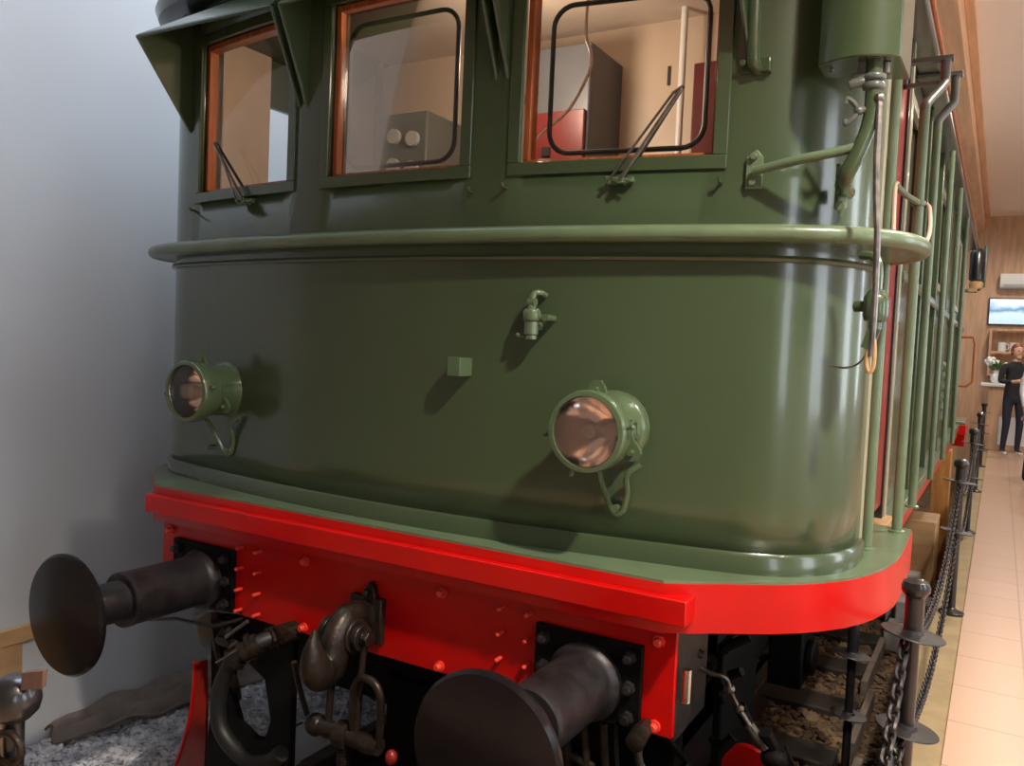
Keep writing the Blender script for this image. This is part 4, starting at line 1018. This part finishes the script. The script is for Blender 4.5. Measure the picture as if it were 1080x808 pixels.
# ================================================================ PEOPLE
def person(loc, rz, height, label, top_m, leg_m, hair_m, pose, jacket=None):
    t = empty('person', loc); t.rotation_euler = (0, 0, rz); tag(t, label, 'person')
    s = height / 1.72
    V = {}
    J = dict(pelvis=(0, 0, .95), spine=(0, .01, 1.12), chest=(0, .01, 1.32), neck=(0, .0, 1.47), head0=(0, -.01, 1.53),
             hl=(.09, 0, .90), kl=(.10, -.02, .50), al=(.10, .02, .09), tl=(.11, -.13, .04),
             hr=(-.09, 0, .90), kr=(-.10, -.02, .50), ar=(-.11, .03, .09), tr=(-.12, -.12, .04),
             sl=(.17, .01, 1.40), sr=(-.17, .01, 1.40), **pose)
    R = dict(pelvis=.135, spine=.12, chest=.135, neck=.052, head0=.05, hl=.085, kl=.057, al=.038, tl=.03, hr=.085, kr=.057, ar=.038, tr=.03,
             sl=.058, sr=.058, el=.042, er=.042, wl=.028, wr=.028, pl=.03, pr=.03)
    E = [('pelvis', 'spine'), ('spine', 'chest'), ('chest', 'neck'), ('neck', 'head0'), ('pelvis', 'hl'), ('hl', 'kl'), ('kl', 'al'), ('al', 'tl'), ('pelvis', 'hr'), ('hr', 'kr'), ('kr', 'ar'), ('ar', 'tr'),
         ('chest', 'sl'), ('sl', 'el'), ('el', 'wl'), ('wl', 'pl'), ('chest', 'sr'), ('sr', 'er'), ('er', 'wr'), ('wr', 'pr')]
    ks = list(J)
    me = bpy.data.meshes.new('body'); me.from_pydata([tuple(Vector(J[k]) * s) for k in ks], [(ks.index(a), ks.index(b)) for a, b in E], [])
    o = bpy.data.objects.new('body', me); COL.objects.link(o)
    md = o.modifiers.new('Skin', 'SKIN'); md.use_smooth_shade = True
    for i, k in enumerate(ks): me.skin_vertices[0].data[i].radius = (R[k] * s * (1.05 if k in ('pelvis', 'chest', 'spine') else 1), R[k] * s * (.8 if k in ('pelvis', 'chest', 'spine') else 1)); 
    me.skin_vertices[0].data[ks.index('pelvis')].use_root = True
    sb = o.modifiers.new('Sub', 'SUBSURF'); sb.levels = 2; sb.render_levels = 2
    dg = bpy.context.evaluated_depsgraph_get(); m2 = bpy.data.meshes.new_from_object(o.evaluated_get(dg)); bpy.data.objects.remove(o)
    bm = bmesh.new(); bm.from_mesh(m2)
    # head with nose, chin and ears, and hands with fingers, joined to the same body mesh
    hc = Vector((0, -.015, 1.62)) * s
    ball(bm, hc, .098 * s, 20, (.80, .96, 1.16)); ball(bm, hc + Vector((0, -.088, -.005)) * s, .016 * s, 8, (1, 1.2, 1.6)); ball(bm, hc + Vector((0, -.05, -.085)) * s, .038 * s, 10)
    for q in (-1, 1): ball(bm, hc + Vector((q * .08, .0, 0)) * s, .022 * s, 8, (.4, .8, 1.3))
    for h, w in (('pl', 'wl'), ('pr', 'wr')):
        p, w0 = Vector(J[h]) * s, Vector(J[w]) * s; d = (p - w0).normalized(); u = d.cross(Vector((1, .2, 0))).normalized()
        for k, L in enumerate((.07, .08, .078, .062)):
            q = p + u * (.022 * (k - 1.5)) * s; tube(bm, [q, q + d * L * .5 * s, q + d * L * .85 * s + d.cross(u) * .02 * s], .009 * s, 6)
        q = p - d * .02 * s - u * .03 * s; tube(bm, [q, q - u * .03 * s + d * .02 * s, q - u * .035 * s + d * .045 * s], .010 * s, 6)
    body = obj('body', bm, ['skin', top_m, leg_m, 'shoe'], t)
    for f in body.data.polygons:
        c = f.center / s; r = abs(c.x)
        if c.z < .075: f.material_index = 3
        elif c.z < .93 and r < .24 and c.z < .96: f.material_index = 2
        elif c.z < 1.47 and not (Vector(c) - Vector(J['pl'])).length < .13 and not (Vector(c) - Vector(J['pr'])).length < .13: f.material_index = 1
        else: f.material_index = 0
    # hair
    bm = nb(); ball(bm, hc + Vector((0, .018, .02)) * s, .106 * s, 18, (.86, .95, 1.08)); 
    for v in list(bm.verts):
        if v.co.y < hc.y - .045 * s and v.co.z < hc.z + .05 * s: v.co.y = hc.y - .02 * s
    obj('hair', bm, hair_m, t)
    bm = nb()
    for q in (-1, 1): ball(bm, hc + Vector((q * .03, -.088, .012)) * s, .009 * s, 8)
    obj('eyes', bm, 'rubber', t)
    return t
person((2.13, 12.35, FZ), math.radians(25), 1.68, 'red-haired person in a dark cardigan and dark trousers leaning at the counter', 'cardigan', 'trouser', 'hair',
       dict(el=(.21, -.02, 1.15), wl=(.10, -.22, 1.12), pl=(.05, -.29, 1.14), er=(-.24, -.02, 1.15), wr=(-.12, -.24, 1.16), pr=(-.07, -.31, 1.18)))
person((2.34, 8.9, FZ), math.radians(40), 1.66, 'person in white top and dark trousers at the right edge of the photo', 'shirtwhite', 'trouser', 'hair',
       dict(el=(.23, .02, 1.13), wl=(.24, -.06, .90), pl=(.24, -.08, .83), er=(-.23, .02, 1.13), wr=(-.24, -.06, .90), pr=(-.24, -.08, .83)))

# ================================================================ LIGHT
def area(name, loc, rot, sx, sy, e, col):
    l = bpy.data.lights.new(name, 'AREA'); l.shape = 'RECTANGLE'; l.size = sx; l.size_y = sy; l.energy = e; l.color = col
    o = bpy.data.objects.new(name, l); COL.objects.link(o); o.location = loc; o.rotation_euler = rot; return o
def pointl(name, loc, e, col, r=.1):
    l = bpy.data.lights.new(name, 'POINT'); l.energy = e; l.color = col; l.shadow_soft_size = r
    o = bpy.data.objects.new(name, l); COL.objects.link(o); o.location = loc; return o
WARM = (1., .90, .77)
EN = [520, 150, 110, 100, 80, 60, 80]
for (x, y), e in zip(spots, EN):
    l = bpy.data.lights.new('lamp_light', 'SPOT'); l.energy = e * 1.6; l.color = WARM; l.spot_size = math.radians(122 if y < 0 else 160); l.spot_blend = .55; l.shadow_soft_size = .10
    o = bpy.data.objects.new('lamp_light', l); COL.objects.link(o); o.location = (x, y, 4.62)
area('skylight_light', (-.9, 1.3, 5.35), (0, 0, 0), 1.6, 4.0, 88, (.78, .88, 1.))
area('skylight_light', (-.2, 6., 5.35), (0, 0, 0), 2.6, 7.0, 70, (.78, .88, 1.))
pointl('cab_fill', (.15, .62, 3.2), 23, (1., .80, .62), .08)  # fill light added to brighten the cab interior, no fitting there

w = bpy.data.worlds.new('world'); S.world = w; w.use_nodes = True
w.node_tree.nodes['Background'].inputs[0].default_value = (.75, .82, .95, 1); w.node_tree.nodes['Background'].inputs[1].default_value = .10
S.view_settings.view_transform = 'Standard'; S.view_settings.look = 'None'; S.view_settings.gamma = 1; S.view_settings.exposure = 0.0
try: S.view_settings.use_curve_mapping = False
except Exception: pass
bpy.context.view_layer.update()
